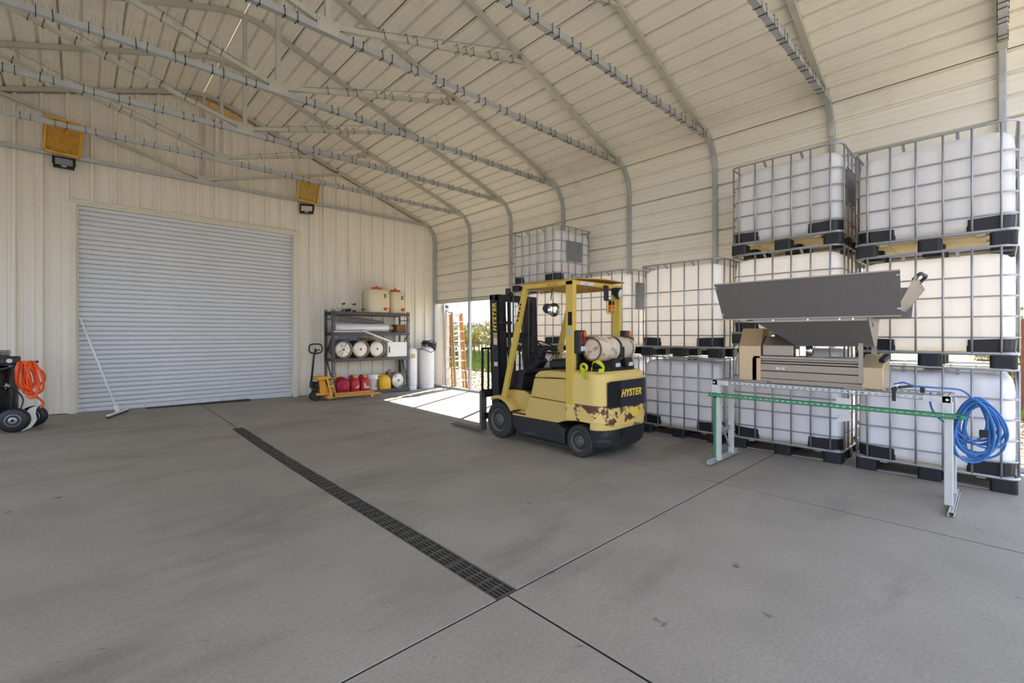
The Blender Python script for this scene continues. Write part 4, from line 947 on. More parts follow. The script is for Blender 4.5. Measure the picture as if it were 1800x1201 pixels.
# flared plates: long side plates and end plates above the trough
fr = [(5.0, .565, 1.602), (5.0, 2.02, 1.602), (4.85, 2.055, 1.972), (4.85, .555, 1.972)]
m = plate4(fr, .004, (1, 0, .4)); mp('front_flare', m, 'stainless_dull')
m = MB(); m.beam((5.0, .565, 1.606), (5.0, 2.02, 1.606), .02, .012); m.beam((4.85, .555, 1.972), (4.85, 2.055, 1.972), .012, .012); mp('flare_hem', m, 'stainless', kind='stuff')
m = plate4([(5.66, .565, 1.602), (5.66, 2.02, 1.602), (5.80, 2.055, 1.90), (5.80, .555, 1.90)], .004, (-1, 0, .4)); mp('back_flare', m, 'stainless_dull')
m = plate4([(5.03, .60, 1.66), (5.64, .60, 1.66), (5.66, .47, 1.86), (5.01, .47, 1.94)], .004, (0, 1, .6)); ef = mp('end_flare', m, 'stainless', label='bright end plate with a black handle')
m = MB(); m.tube(smooth_path([(5.10, .50, 1.905), (5.10, .455, 1.955), (5.22, .445, 1.955), (5.34, .44, 1.95), (5.34, .485, 1.895)], 5), .014, 8); put('handle', m, M['black'], ef)
m = MB()
for y, z in ((2.02, 1.65), (2.045, 1.93), (.575, 1.66), (.567, 1.93)): m.box(5.0 - (z - 1.602) * .405 - .005, 5.0 - (z - 1.602) * .405 - .002, y - .014, y + .014, z, z + .012)
mp('flare_bolts', m, 'decal', kind='stuff')
m = text_mb('2', .045, 0, 0, .0006); m2 = MB(); m2.tube(smooth_path([(5.30, .792, 1.53), (5.27, .792, 1.545), (5.25, .792, 1.53), (5.27, .792, 1.515), (5.30, .793, 1.52)], 4), .002, 4); m2.tube([(5.24, .792, 1.56), (5.24, .792, 1.50)], .002, 4); m2.box(5.28, 5.36, .788, .79, 1.40, 1.412); mp('hand_lettering', m2, 'void', kind='stuff')
# ------------------------------------------------------------------ blue hose coil hung on the table end
hz = thing('blue_hose', (5.4, .16, .9), 'coiled blue hose hanging from the right end of the slotted channel table', 'hose')
random.seed(11)
m = MB()
for k in range(13):
    a0 = random.uniform(-.6, .6); ry = random.uniform(.07, .15); rz = random.uniform(.17, .25); cx = 5.27 + .017 * k
    cy = .165 - ry * .35 + random.uniform(-.03, .03); tz = .925 - random.uniform(0, .05); lean = random.uniform(-.1, .2)
    P = []
    for i in range(40):
        a = 2 * math.pi * i / 40; z = tz - rz + rz * math.cos(a); low = (tz - z) / (2 * rz)
        y = cy + ry * math.sin(a) * (.75 + .45 * low) + (tz - z) * lean
        P.append((cx + .02 * math.sin(a * 2 + a0), y, z))
    m.tube(P, .0085, 8, closed=True)
put('hose_coil', m, M['bluehose'], hz, kind='stuff')
m = MB(); m.tube(smooth_path([(5.33, .15, .92), (5.30, .22, .99), (5.26, .36, 1.0), (5.24, .50, 1.005), (5.24, .58, 1.03), (5.24, .64, 1.0)], 6), .0078, 7); put('hose_tail', m, M['bluehose'], hz)
m = MB(); m.tube(smooth_path([(5.24, .40, .96), (5.23, .40, .85), (5.25, .36, .76), (5.27, .30, .70), (5.30, .2, .60)], 6), .0078, 7); put('hose_loop', m, M['bluehose'], hz)
m = MB(); m.box(5.285, 5.315, .065, .115, .62, .68, .006); put('hose_coupling', m, M['black'], hz)

# ------------------------------------------------------------------ steel shelf by the back wall
SX0, SX1, SY0, SY1 = 4.17, 6.08, 10.27, 10.72
SZ0 = fz(4.2, 10.4)
sf = thing('storage_shelf', (5.12, 10.5, 0), 'charcoal steel four-tier storage shelf against the cream wall, loaded with kegs and fuel cans', 'shelf')
def upright(x, y, z0, z1, face):
    mb = MB(); w = .06; th = .004; n = int((z1 - z0) / .05)
    def pl(a0, a1, zz0, zz1, f):
        if f == 'y': mb.box(x + a0, x + a1, y - th / 2, y + th / 2, zz0, zz1)
        else: mb.box(x - th / 2 + (-.03 if f == 'x0' else .03), x + th / 2 + (-.03 if f == 'x0' else .03), y + (a0 + .03) * (1 if face > 0 else -1), y + (a1 + .03) * (1 if face > 0 else -1), zz0, zz1)
    for f in ('y', 'x0'):
        pl(-.03, -.012, z0, z1, f); pl(.012, .03, z0, z1, f)
        for k in range(n): pl(-.012, .012, z0 + k * .05, z0 + k * .05 + .024, f)
    return mb
for x in (SX0, SX1):
    for y, fc in ((SY0, 1), (SY1, -1)):
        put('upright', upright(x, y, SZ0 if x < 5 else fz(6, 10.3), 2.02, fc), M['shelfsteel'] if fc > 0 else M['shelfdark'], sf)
        m = MB(); m.box(x - .045, x + .045, y - .03, y + .05, fz(x, y), fz(x, y) + .006); put('foot_plate', m, M['shelfdark'], sf)
    for z0, z1, ya, yb in ((.30, .95, SY0, SY1), (.95, 1.5, SY1, SY0)):
        m = MB(); m.beam((x, ya + .02, z0), (x, yb, z1), .006, .035, (1, 0, 0)); put('side_brace', m, M['shelfsteel'], sf)
    m = MB(); m.beam((x, SY0, 1.80), (x, SY1, 1.80), .006, .02); put('side_rail', m, M['shelfsteel'], sf)
LV = [.105, .895, 1.50, 1.975]
for z in LV:
    for y in (SY0, SY1):
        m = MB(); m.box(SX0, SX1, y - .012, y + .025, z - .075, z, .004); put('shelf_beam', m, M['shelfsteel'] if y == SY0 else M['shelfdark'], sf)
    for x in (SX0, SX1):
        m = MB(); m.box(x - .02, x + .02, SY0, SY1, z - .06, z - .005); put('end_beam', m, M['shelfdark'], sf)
    m = MB(); m.box(SX0 + .02, SX1 - .02, SY0 + .015, SY1 - .015, z - .008, z + .002); put('shelf_board', m, M['deck'], sf)
def super_tank(x0, x1, y0, y1, z0, z1, label):
    t = thing('spigot_tank', ((x0 + x1) / 2, (y0 + y1) / 2, z0), label, 'tank', 'cream tanks on the top shelf'); cx, cy = (x0 + x1) / 2, (y0 + y1) / 2; hx, hy = (x1 - x0) / 2, (y1 - y0) / 2
    rg = []; H_ = z1 - z0
    for u in (0, .01, .04, .1, .25, .5, .75, .9, .965, .99, 1):
        k = 1 - .10 * abs(u - .45) ** 1.6 * 2.2 - (.06 if u in (0, 1) else .025 if u in (.01, .99) else 0) - (.12 if u == 1 else .05 if u > .96 else 0)
        e = 3.6; rg.append([(cx + math.copysign(abs(math.cos(a)) ** (2 / e), math.cos(a)) * hx * k, cy + math.copysign(abs(math.sin(a)) ** (2 / e), math.sin(a)) * hy * k, z0 + H_ * u) for a in [2 * math.pi * i / 40 for i in range(40)]])
    m = MB(); m.loft(rg); put('tank_body', m, M['tank'], t)
    m = MB(); m.lathe([(.12, -.02), (.12, .012), (.128, .016), (.128, .05), (.03, .056), (.03, .085), (.02, .09)], (cx, cy, z1), (0, 0, 1), 24); put('lid', m, M['lid'], t)
    m = MB(); m.lathe([(.03, 0), (.03, .02), (.018, .03), (.018, .07)], (cx + hx * .4, y0 + .01, z0 + .09), (0, -1, 0), 12); m.box(cx + hx * .4 - .012, cx + hx * .4 + .055, y0 - .075, y0 - .045, z0 + .095, z0 + .125, .005); m.tube([(cx + hx * .4, y0 - .055, z0 + .09), (cx + hx * .4, y0 - .055, z0 + .045)], .013, 8); put('spigot', m, M['lid'], t)
    m = MB(); m.box(cx + hx * .42 - .03, cx + hx * .42 + .03, y0 - .004, y0 + .03, z0 + H_ * .64, z0 + H_ * .8, .006); put('tank_label', m, M['blackmetal'], t)
    m = MB(); m.box(cx + hx * .42 - .012, cx + hx * .42 + .012, y0 - .006, y0, z0 + H_ * .67, z0 + H_ * .76); put('tank_label', m, M['decal'], t, label='pale middle of the label')
super_tank(5.02, 5.62, 10.29, 10.70, 1.978, 2.545, 'cream tank with orange lid and spigot on the top shelf, left and whiter one')
super_tank(5.645, 6.05, 10.32, 10.74, 1.978, 2.52, 'cream plastic tank with orange lid on the top shelf, right one above the shelf end')
# keg pump fittings on the top shelf
t = thing('tap_rig', (4.55, 10.45, 1.98), 'chrome tubes with black grips lying on the left end of the top shelf', 'tap')
for x in (4.36, 4.62):
    m = MB(); m.tube(smooth_path([(x - .02, 10.4, 1.985), (x - .03, 10.42, 2.06), (x, 10.42, 2.11), (x + .06, 10.40, 2.15)], 4), .011, 6); put('chrome_tube', m, M['chrome'], t)
    m = MB(); m.tube([(x + .05, 10.40, 2.147), (x + .12, 10.38, 2.165)], .02, 8); put('grip', m, M['black'], t)
m = MB(); m.tube([(4.3, 10.42, 2.06), (4.65, 10.45, 2.05)], .012, 6); m.tube([(4.84, 10.42, 2.05), (4.96, 10.42, 2.05)], .006, 6); put('chrome_bar', m, M['chrome'], t)
m = MB(); m.tube([(4.48, 10.40, 2.0), (4.62, 10.38, 2.02)], .026, 8); m.tube([(4.90, 10.42, 2.05), (4.98, 10.42, 2.048)], .012, 6); m.tube([(4.4, 10.38, 2.0), (4.44, 10.37, 2.0)], .025, 8); m.tube([(4.66, 10.38, 2.0), (4.74, 10.37, 1.995)], .022, 8); put('grip', m, M['black'], t, kind='stuff')
# third tier: mesh roll, film roll, box, white pipe
t = thing('mesh_roll', (4.75, 10.5, 1.66), 'grey wire mesh rolled into a tube lying on the film roll', 'mesh')
m = MB(); p0, p1 = Vector((4.30, 10.42, 1.825)), Vector((5.50, 10.50, 1.735)); d = (p1 - p0).normalized(); u_ = d.orthogonal().normalized(); w_ = d.cross(u_)
for sgn in (1, -1):
    for k in range(10):
        P = []
        for i in range(41):
            f_ = i / 40; a = sgn * f_ * 9.5 + 2 * math.pi * k / 10; r_ = .072 - .03 * f_; P.append(p0.lerp(p1, f_) + (u_ * math.cos(a) + w_ * math.sin(a)) * r_)
        m.tube(P, .0042, 3, cap=False)
for f_, r_ in ((0, .072), (1, .042)): m.tube([p0.lerp(p1, f_) + (u_ * math.cos(R(20 * k)) + w_ * math.sin(R(20 * k))) * r_ for k in range(18)], .004, 4, closed=True)
put('wire_mesh', m, M['wire'], t, kind='stuff')
t = thing('film_roll', (4.85, 10.42, 1.502), 'clear plastic film roll on a kraft core lying on the second shelf from the top', 'roll')
m = MB(); m.lathe([(.03, .0), (.10, .0), (.104, .01), (.104, 1.33), (.10, 1.34), (.03, 1.34)], (4.24, 10.42, 1.608), (1, .02, 0), 28); put('film', m, M['film'], t)
m = MB(); m.lathe([(.033, -.02), (.05, -.02), (.05, .02)], (4.24, 10.42, 1.608), (1, .02, 0), 18); m.lathe([(.05, 1.32), (.05, 1.48), (.03, 1.48)], (4.24, 10.42, 1.608), (1, .02, 0), 18); put('core', m, M['kraft'], t, kind='stuff')
t = thing('cardboard_box', (5.93, 10.5, 1.502), 'small brown cardboard box at the right end of the second shelf', 'box')
m = MB(); m.box(5.80, 6.06, 10.36, 10.66, 1.502, 1.70, .006); put('carton', m, M['cardboard'], t)
m = MB(); m.box(5.8, 6.06, 10.49, 10.53, 1.70, 1.703); put('box_tape', m, M['kraft'], t)
t = thing('white_pipe', (5.2, 10.2, 1.3), 'white plastic pipe slanting from the second shelf down to the white box', 'pipe')
m = MB(); m.tube([(4.83, 10.25, 1.545), (5.60, 10.235, 1.262)], .022, 10); put('pipe_tube', m, M['white'], t)
m = MB(); m.lathe([(.016, 0), (.016, .003)], (4.83, 10.25, 1.545), (-.93, 0, .35), 10); put('pipe_mouth', m, M['void'], t)
t = thing('white_lath', (4.4, 10.3, 1.505), 'thin white strip along the front edge of the second shelf under the film roll', 'strip')
m = MB(); m.beam((4.16, 10.28, 1.512), (5.0, 10.29, 1.512), .03, .018); put('lath', m, M['white'], t)
# kegs
def keg(c, rad, length, label, lie=True):
    t = thing('steel_keg', (c[0], c[1], c[2] - rad), label, 'keg', 'steel kegs lying on the shelf')
    m = MB(); m.lathe([(rad - .012, .05), (rad - .004, .07), (rad, .1), (rad, .17), (rad + .004, .18), (rad, .19), (rad, length - .12), (rad - .02, length - .05), (rad - .05, length)], c, (0, 1, 0), 36); put('keg_body', m, M['keg'], t)
    m = MB(); m.lathe([(rad - .012, .055), (rad - .012, 0), (rad, 0), (rad, .008), (rad - .002, .1)], c, (0, 1, 0), 36); n_ = 36; m.f = m.f[:-2]; m.sm = m.sm[:-2]
    put('keg_rim', m, M['keg'], t)
    m = MB(); m.lathe([(rad - .012, .05), (rad - .04, .035), (rad * .55, .022), (rad * .2, .018), (.035, .018), (.035, .010), (.028, .008), (.006, .012)], c, (0, 1, 0), 36); put('keg_head', m, M['kegend'], t)
    m = MB(); m.lathe([(.02, .012), (.02, .004), (.012, .003)], c, (0, 1, 0), 14); put('keg_valve', m, M['void'], t); return t
KZ = .897
for k, (x, lb) in enumerate(((4.415, 'steel keg lying on the third shelf, leftmost of the row, under the blue lid'), (4.83, 'steel keg lying in the middle of the row of three on the shelf'), (5.245, 'steel keg lying on the third shelf beside the white box'))):
    kg = keg((x, 10.285, KZ + .203), .203, .50, lb)
    if k == 0:
        m = MB()
        for a in (20, 65, 115, 205, 250, 320): m.beam((4.415 + .06 * math.cos(R(a)), 10.300, KZ + .203 + .06 * math.sin(R(a))), (4.415 + .13 * math.cos(R(a)), 10.306, KZ + .203 + .13 * math.sin(R(a))), .006, .012, (0, 1, 0))
        put('marker_strokes', m, M['void'], kg, kind='stuff')
kg = keg((5.83, 10.31, .107 + .195), .195, .50, 'steel keg lying on the bottom shelf at its right end')
m = MB(); m.box(5.74, 5.79, 10.322, 10.328, .38, .43); put('keg_sticker', m, M['decal_blue'], kg)
t = thing('keg_cover', (4.6, 10.45, 1.305), 'blue plastic lid lying on top of the two left kegs', 'lid')
m = MB(); m.lathe([(.27, -.012), (.30, -.006), (.30, .012), (.285, .016), (.26, .006), (.01, .004)], (4.58, 10.50, KZ + .425), (0.02, 0, 1), 32); put('lid_disc', m, M['bluelid'], t)
t = thing('keg_cover', (5.1, 10.5, 1.3), 'dark grey lid slumped over the right kegs behind the blue lid', 'lid')
m = MB(); m.lathe([(.21, -.01), (.23, 0), (.20, .025), (.08, .04), (.01, .042)], (5.06, 10.52, KZ + .42), (.06, 0, 1), 28); put('cap_disc', m, M['cardboard'], t)
# two white boxes
for x0, x1, lb, y0 in ((5.50, 5.78, 'white box with a dark hand slot on the third shelf, nearer the kegs', 10.27), (5.79, 6.06, 'plain white box at the right end of the third shelf', 10.29)):
    t = thing('white_box', ((x0 + x1) / 2, 10.45, KZ), lb, 'box', 'white boxes')
    m = MB(); m.box(x0, x1, y0, 10.68, KZ, KZ + .36, .006); put('box_body', m, M['white'], t)
    m = MB(); m.box(x0 - .003, x1 + .003, y0 - .003, 10.683, KZ + .30, KZ + .363, .004); put('box_lid', m, M['white'], t)
    if x0 < 5.6: m = MB(); m.box(x0 + .03, x0 + .055, y0 - .005, y0, KZ + .1, KZ + .26); put('hand_slot', m, M['void'], t)
# fuel cans and bucket on the bottom shelf
BZ = .108
def can_round(x0, x1, y0, y1, z0, z1, mt, label):
    t = thing('fuel_can', ((x0 + x1) / 2, (y0 + y1) / 2, z0), label, 'fuel can', 'red fuel cans'); cx, cy = (x0 + x1) / 2, (y0 + y1) / 2; hx, hy = (x1 - x0) / 2, (y1 - y0) / 2; rg = []
    for u, k in ((0, .92), (.02, .97), (.05, 1), (.55, 1), (.6, .985), (.66, .98), (.80, .84), (.93, .5), (.97, .32), (1, .26)):
        e = 4.5 if u < .8 else 3; rg.append([(cx + math.copysign(abs(math.cos(a)) ** (2 / e), math.cos(a)) * hx * k, cy + math.copysign(abs(math.sin(a)) ** (2 / e), math.sin(a)) * hy * k, z0 + (z1 - z0) * u) for a in [2 * math.pi * i / 32 for i in range(32)]])
    m = MB(); m.loft(rg); put('can_body', m, mt, t); return t, cx, cy
t, cx, cy = can_round(4.235, 4.575, 10.28, 10.60, BZ, BZ + .36, M['redcan2'], 'large crimson fuel can with a yellow spout, leftmost on the bottom shelf')
m = MB(); m.tube([(cx - .09, cy, BZ + .33), (cx - .12, cy, BZ + .47)], .017, 8); put('spout', m, M['capyellow'], t)
m = MB(); m.box(cx - .07, cx + .1, 10.268, 10.30, BZ + .06, BZ + .22, .012); p_ = put('panel', m, M['redcan2'], t); m = MB(); m.box(cx - .02, cx + .075, 10.263, 10.272, BZ + .09, BZ + .20, .004); put('panel_recess', m, M['redcan'], p_)
for x0, x1, lb in ((4.585, 4.815, 'red fuel can with yellow cap, middle of the three red cans'), (4.83, 5.06, 'red fuel can with a white flame label, beside the white bucket')):
    t, cx, cy = can_round(x0, x1, 10.29, 10.60, BZ, BZ + .35, M['redcan'], lb)
    m = MB(); m.lathe([(.045, 0), (.048, .01), (.048, .05), (.03, .055)], (cx + .015, cy - .06, BZ + .325), (0, -.2, 1), 16); put('cap', m, M['capyellow'], t)
    m = MB(); m.tube(smooth_path([(cx - .06, cy + .1, BZ + .27), (cx - .05, cy + .05, BZ + .36), (cx - .03, cy - .02, BZ + .365), (cx, cy - .05, BZ + .32)], 4), .018, 8); put('handle', m, M['redcan'], t)
    m = MB(); yl = 10.286
    if x0 < 4.7: m.add([(cx - .03, yl, BZ + .09), (cx + .07, yl, BZ + .09), (cx + .085, yl, BZ + .17), (cx + .03, yl, BZ + .12)], [(0, 1, 2, 3)])
    else: m.add([(cx - .05, yl, BZ + .07), (cx + .085, yl, BZ + .07), (cx + .085, yl, BZ + .11), (cx - .05, yl, BZ + .11)], [(0, 1, 2, 3)]); m.add([(cx - .045, yl, BZ + .12), (cx + .02, yl, BZ + .12), (cx - .01, yl, BZ + .17), (cx - .04, yl, BZ + .22)], [(0, 1, 2, 3)])
    put('can_label', m, M['decal'], t, kind='stuff')
t = thing('bucket', (5.18, 10.43, BZ), 'white lidded plastic bucket with dark lettering between the red and yellow cans', 'bucket')
m = MB(); m.lathe([(.105, 0), (.112, .004), (.125, .27), (.135, .275), (.135, .29), (.128, .295), (.13, .34)], (5.18, 10.43, BZ), (0, 0, 1), 28); put('pail', m, M['white'], t)
m = MB(); m.lathe([(.138, .335), (.142, .34), (.142, .365), (.12, .372), (.01, .37)], (5.18, 10.43, BZ), (0, 0, 1), 28); put('pail_lid', m, M['white'], t)
m = MB()
for k in range(5): a = R(-72); m.box(5.205, 5.255, 10.312 + .012 * abs(k - 2) * 0, 10.318, BZ + .07 + .036 * k, BZ + .09 + .036 * k)
put('print_blocks', m, M['blackmetal'], t, kind='stuff')
t, cx, cy = can_round(5.325, 5.625, 10.29, 10.58, BZ, BZ + .36, M['yellowcan'], 'yellow diesel can with a red spout, on the bottom shelf beside the keg'); t['group'] = 'yellow fuel can'
m = MB(); m.tube([(cx + .03, cy - .03, BZ + .33), (cx + .09, cy - .03, BZ + .41)], .03, 8); put('spout_neck', m, M['black'], t)
m = MB(); m.tube([(cx + .08, cy - .03, BZ + .40), (cx + .165, cy - .03, BZ + .475)], .017, 8); put('spout', m, M['redcan'], t)
m = MB(); m.box(cx - .13, cx - .02, cy - .03, cy + .03, BZ + .31, BZ + .35, .01); put('handle', m, M['yellowcan'], t)
# ------------------------------------------------------------------ tall white cylinders in the corner
def tall_cyl(c, r, h, label):
    t = thing('propane_cylinder', (c[0], c[1], 0), label, 'cylinder', 'tall white propane cylinders')
    m = MB(); m.lathe([(r * .93, .10), (r, .14), (r, h - .12), (r * .93, h - .06), (r * .7, h - .015), (r * .3, h)], (c[0], c[1], 0), (0, 0, 1), 32); put('cylinder_body', m, M['whitecyl'], t)
    m = MB(); m.lathe([(r * .9, 0.003), (r * .95, .01), (r * .95, .13), (r * .9, .13)], (c[0], c[1], 0), (0, 0, 1), 32); put('foot_ring', m, M['whitecyl'], t)
    m = MB(); m.lathe([(.03, -.01), (.03, .04), (.018, .045), (.018, .09), (.035, .095), (.035, .115)], (c[0], c[1], h), (0, 0, 1), 12); m.tube([(c[0] - .07, c[1], h + .05), (c[0] + .02, c[1], h + .05)], .014, 8); put('valve', m, M['galv'], t); return t
t = tall_cyl((6.29, 10.56), .185, 1.10, 'tall white propane cylinder partly behind the right shelf upright')
m = MB(); m.box(6.21, 6.33, 10.371, 10.376, .84, .95); put('faded_label', m, M['kraft'], t)
tall_cyl((6.80, 10.56), .205, 1.12, 'tall white propane cylinder in the corner, carrying a black hose coil')
t = thing('black_hose', (6.80, 10.5, 1.1), 'thin black hose coiled over the top of the corner propane cylinder', 'hose')
m = MB(); random.seed(5)
for k in range(9):
    P = []; rr = random.uniform(.12, .19); ph = random.uniform(0, 6)
    for i in range(24):
        a = 2 * math.pi * i / 24; P.append((6.83 + rr * 1.15 * math.cos(a) + random.uniform(-.008, .008), 10.50 + rr * math.sin(a) * .9, 1.16 + .05 * math.sin(a + ph) + .012 * k - .10 * max(0, math.cos(a))))
    m.tube(P, .012, 6, closed=True)
put('hose_coil', m, M['black'], t, kind='stuff')
m = MB(); m.tube([(6.80 + .215 * math.cos(R(a)), 10.56 + .215 * math.sin(R(a)), 1.0 - .13 * math.cos(R(a + 90)) if False else .97 + .10 * abs(math.cos(R(a)))) for a in range(0, 360, 15)], .008, 6, closed=True); put('hose_loop', m, M['black'], t)
# ------------------------------------------------------------------ pallet truck
zj = fz(3.8, 10)
pj = thing('pallet_jack', (4.2, 9.95, zj), 'yellow hand pallet truck with black handle parked in front of the shelf', 'pallet jack')
for y in (9.80, 10.13):
    m = MB(); m.ext([(3.80, zj + .055), (3.80, zj + .095), (4.95, zj + .09), (5.06, zj + .065), (5.06, zj + .05), (4.9, zj + .045)], 'y', y - .075, y + .075); put('fork', m, M['jackworn'] if y < 10 else M['jack'], pj, .006)
    m = MB(); m.lathe([(.036, -.05), (.036, .05)], (4.84, y, fz(4.84, 10) + .037), (0, 1, 0), 14); put('fork_roller', m, M['jack'], pj)
    m = MB(); m.ext([(3.79, zj + .505), (3.905, zj + .505), (4.03, zj + .06), (3.86, zj + .035), (3.80, zj + .06), (3.88, zj + .12)], 'y', y - .01 - (.06 if y < 10 else -.06), y + .01 - (.06 if y < 10 else -.06)); sp_ = put('side_plate', m, M['jack'], pj, .004)
    if y < 10:
        tx = text_mb('BIG JOE', .085, .004, 0, .0015, 1.25); put('lettering', xf(tx, frame((3.91, y - .073, zj + .30), (.25, 0, -.95), (.95, 0, .25))), M['black'], sp_)
        m = MB(); m.lathe([(.028, 0), (.028, .012)], (3.955, y - .07, zj + .10), (0, -1, 0), 12); put('pivot_pin', m, M['blackmetal'], pj)
m = MB(); m.box(3.62, 3.88, 9.74, 10.19, zj + .45, zj + .505, .01); m.box(3.72, 3.82, 9.86, 10.06, zj + .14, zj + .46, .02); put('head_frame', m, M['jack'], pj)
m = MB(); m.box(3.62, 3.90, 9.79, 10.15, zj + .12, zj + .165, .006); m.box(3.84, 3.92, 9.74, 10.19, zj + .035, zj + .10, .006); put('base_frame', m, M['jack'], pj)
m = MB(); m.box(3.58, 3.70, 9.88, 10.0, zj + .19, zj + .30, .02); m.lathe([(.045, 0), (.045, .2)], (3.66, 9.95, zj + .2), (0, 0, 1), 14); put('pump', m, M['blackmetal'], pj)
for y in (9.88, 10.02):
    m = MB(); m.lathe([(.03, -.03), (.085, -.028), (.095, -.02), (.095, .02), (.085, .028), (.03, .03)], (3.64, y, zj + .097), (0, 1, 0), 24); w1 = put('steer_wheel', m, M['rubber'], pj)
    m = MB(); m.lathe([(.055, -.033), (.055, .033)], (3.64, y, zj + .097), (0, 1, 0), 16); put('wheel_hub', m, M['blackmetal'], w1)
m = MB(); m.tube([(3.56, 9.95, zj + .36), (3.62, 9.95, zj + .95), (3.66, 9.95, zj + 1.10)], .022, 10); m.box(3.54, 3.60, 9.90, 10.0, zj + .27, zj + .42, .015); put('handle_shaft', m, M['blackmetal'], pj)
m = MB(); lp_ = [(dx, dz) for dx, dz in ((-.02, 0), (-.11, .03), (-.125, .09), (-.12, .15), (-.09, .19), (0, .20), (.09, .19), (.12, .15), (.125, .09), (.11, .03), (.02, 0))]
m.tube(smooth_path([(3.655 + dx * .95, 9.95 - dx * .35, zj + 1.0 + dz) for dx, dz in lp_], 4, closed=True), .017, 8, closed=True); m.tube([(3.66, 9.95, zj + 1.05), (3.73, 9.92, zj + 1.08)], .012, 6); put('handle_grip', m, M['black'], pj)
# ------------------------------------------------------------------ squeegee
sq = thing('floor_squeegee', (.5, 10.2, fz(.5, 10.2)), 'white floor squeegee leaning against the roller door', 'squeegee')
zf = fz(.45, 10.2)
m = MB(); m.tube([(.475, 10.21, zf + .06), (.03, 10.80, 1.70)], .0165, 10); put('handle', m, M['white'], sq)
m = MB(); m.tube([(.03, 10.80, 1.70), (.02, 10.813, 1.735)], .021, 10); put('handle_cap', m, M['white'], sq)
m = MB(); m.beam((.34, 9.88, zf + .045), (.62, 10.56, fz(.62, 10.5) + .045), .05, .03, ch=.006); m.beam((.478, 10.21, zf + .05), (.45, 10.24, zf + .16), .05, .045, ch=.006); put('blade_holder', m, M['white'], sq)
m = MB(); m.beam((.335, 9.87, zf + .016), (.625, 10.57, fz(.62, 10.5) + .016), .028, .03); put('rubber_blade', m, M['rubber'], sq)
# ------------------------------------------------------------------ air compressor at the left
ax, ay = -.90, 9.62; az = fz(ax, ay)
ac = thing('air_compressor', (ax, ay, az), 'black upright air compressor on wheels at the left edge, by the cream wall', 'compressor')
m = MB(); m.lathe([(.03, .10), (.16, .12), (.25, .18), (.275, .25), (.275, .78), (.25, .85), (.16, .91), (.03, .93)], (ax, ay, az), (0, 0, 1), 40); put('air_tank', m, M['tank_black'], ac)
m = MB(); m.box(ax - .26, ax + .26, ay - .17, ay + .17, az + .91, az + .94, .006); put('pump_plate', m, M['blackmetal'], ac)
m = MB(); m.lathe([(.06, 0), (.10, .01), (.105, .03), (.105, .22), (.10, .25), (.05, .26)], (ax - .16, ay - .05, az + 1.05), (1, 0, 0), 20); m.box(ax - .1, ax + .06, ay - .12, ay + .0, az + .94, az + 1.0); put('electric_motor', m, M['blackmetal'], ac)
m = MB(); m.box(ax - .04, ax + .07, ay - .160, ay - .154, az + 1.02, az + 1.09); put('motor_plate', m, M['decal_blue'], ac)
m = MB(); m.lathe([(.05, 0), (.055, .02), (.055, .12)], (ax + .13, ay - .05, az + .94), (0, 0, 1), 14)
for k in range(6): m.lathe([(.055, 0), (.075, .004), (.075, .01), (.055, .014)], (ax + .13, ay - .05, az + 1.0 + .022 * k), (0, 0, 1), 14)
put('pump_cylinder', m, M['rim'], ac)
m = MB(); m.lathe([(.05, 0), (.05, .06), (.03, .075)], (ax - .02, ay - .07, az + 1.16), (0, 0, 1), 14); m.tube([(ax - .06, ay - .07, az + 1.20), (ax + .06, ay - .08, az + 1.20)], .035, 10); put('intake_filter', m, M['black'], ac)
m = MB(); m.box(ax + .16, ax + .30, ay - .2, ay - .06, az + .93, az + 1.04, .015); put('pressure_switch', m, M['black'], ac); m = MB(); m.lathe([(.03, 0), (.03, .02)], (ax + .2, ay - .2, az + .98), (0, -1, 0), 14); put('pressure_gauge', m, M['clear_lens'], ac)
m = MB(); m.tube([(ax + .10, ay - .26, az + .86), (ax + .48, ay - .20, az + .96)], .017, 8); m.tube([(ax + .1, ay - .26, az + .86), (ax - .05, ay - .26, az + .83)], .014, 8); put('push_handle', m, M['black'], ac)
m = MB(); m.tube(smooth_path([(ax + .15, ay - .2, az + .94), (ax + .02, ay - .3, az + .84), (ax + .1, ay - .33, az + .66), (ax + .24, ay - .3, az + .6), (ax + .33, ay - .26, az + .45), (ax + .3, ay - .28, az + .3), (ax + .22, ay - .28, az + .33), (ax + .23, ay - .28, az + .5), (ax + .24, ay - .25, az + .9)], 6), .009, 6); put('power_cord', m, M['black'], ac)
for (wx, wy, rr) in ((ax + .25, ay - .30, .165), (ax + .42, ay + .10, .15)):
    d_ = Vector((-.25, -1, 0)).normalized()
    m = MB(); m.lathe([(rr * .5, -.045), (rr * .85, -.045), (rr, -.025), (rr, .025), (rr * .85, .045), (rr * .52, .045)], (wx, wy, az + rr), d_, 32); w1 = put('wheel', m, M['black'], ac)
    m = MB(); m.lathe([(rr * .52, .04), (rr * .50, .048), (rr * .3, .03), (rr * .28, .045), (.02, .05)], (wx, wy, az + rr), d_, 24); put('wheel_rim', m, M['galv'], w1)
    m = MB(); m.lathe([(.022, .045), (.022, .06)], (wx, wy, az + rr), d_, 10); put('hub_cap', m, M['black'], w1)
m = MB(); m.beam((ax + .2, ay - .25, az + .165), (ax + .46, ay + .1, az + .15), .03, .03); m.box(ax - .22, ax - .14, ay - .25, ay - .15, az + .0, az + .2); put('wheel_axle', m, M['blackmetal'], ac)
m = MB(); star = [(ax + .135, az + .63), (ax + .16, az + .645), (ax + .17, az + .68), (ax + .185, az + .65), (ax + .205, az + .655), (ax + .20, az + .63), (ax + .21, az + .605), (ax + .18, az + .615), (ax + .165, az + .59), (ax + .16, az + .615)]
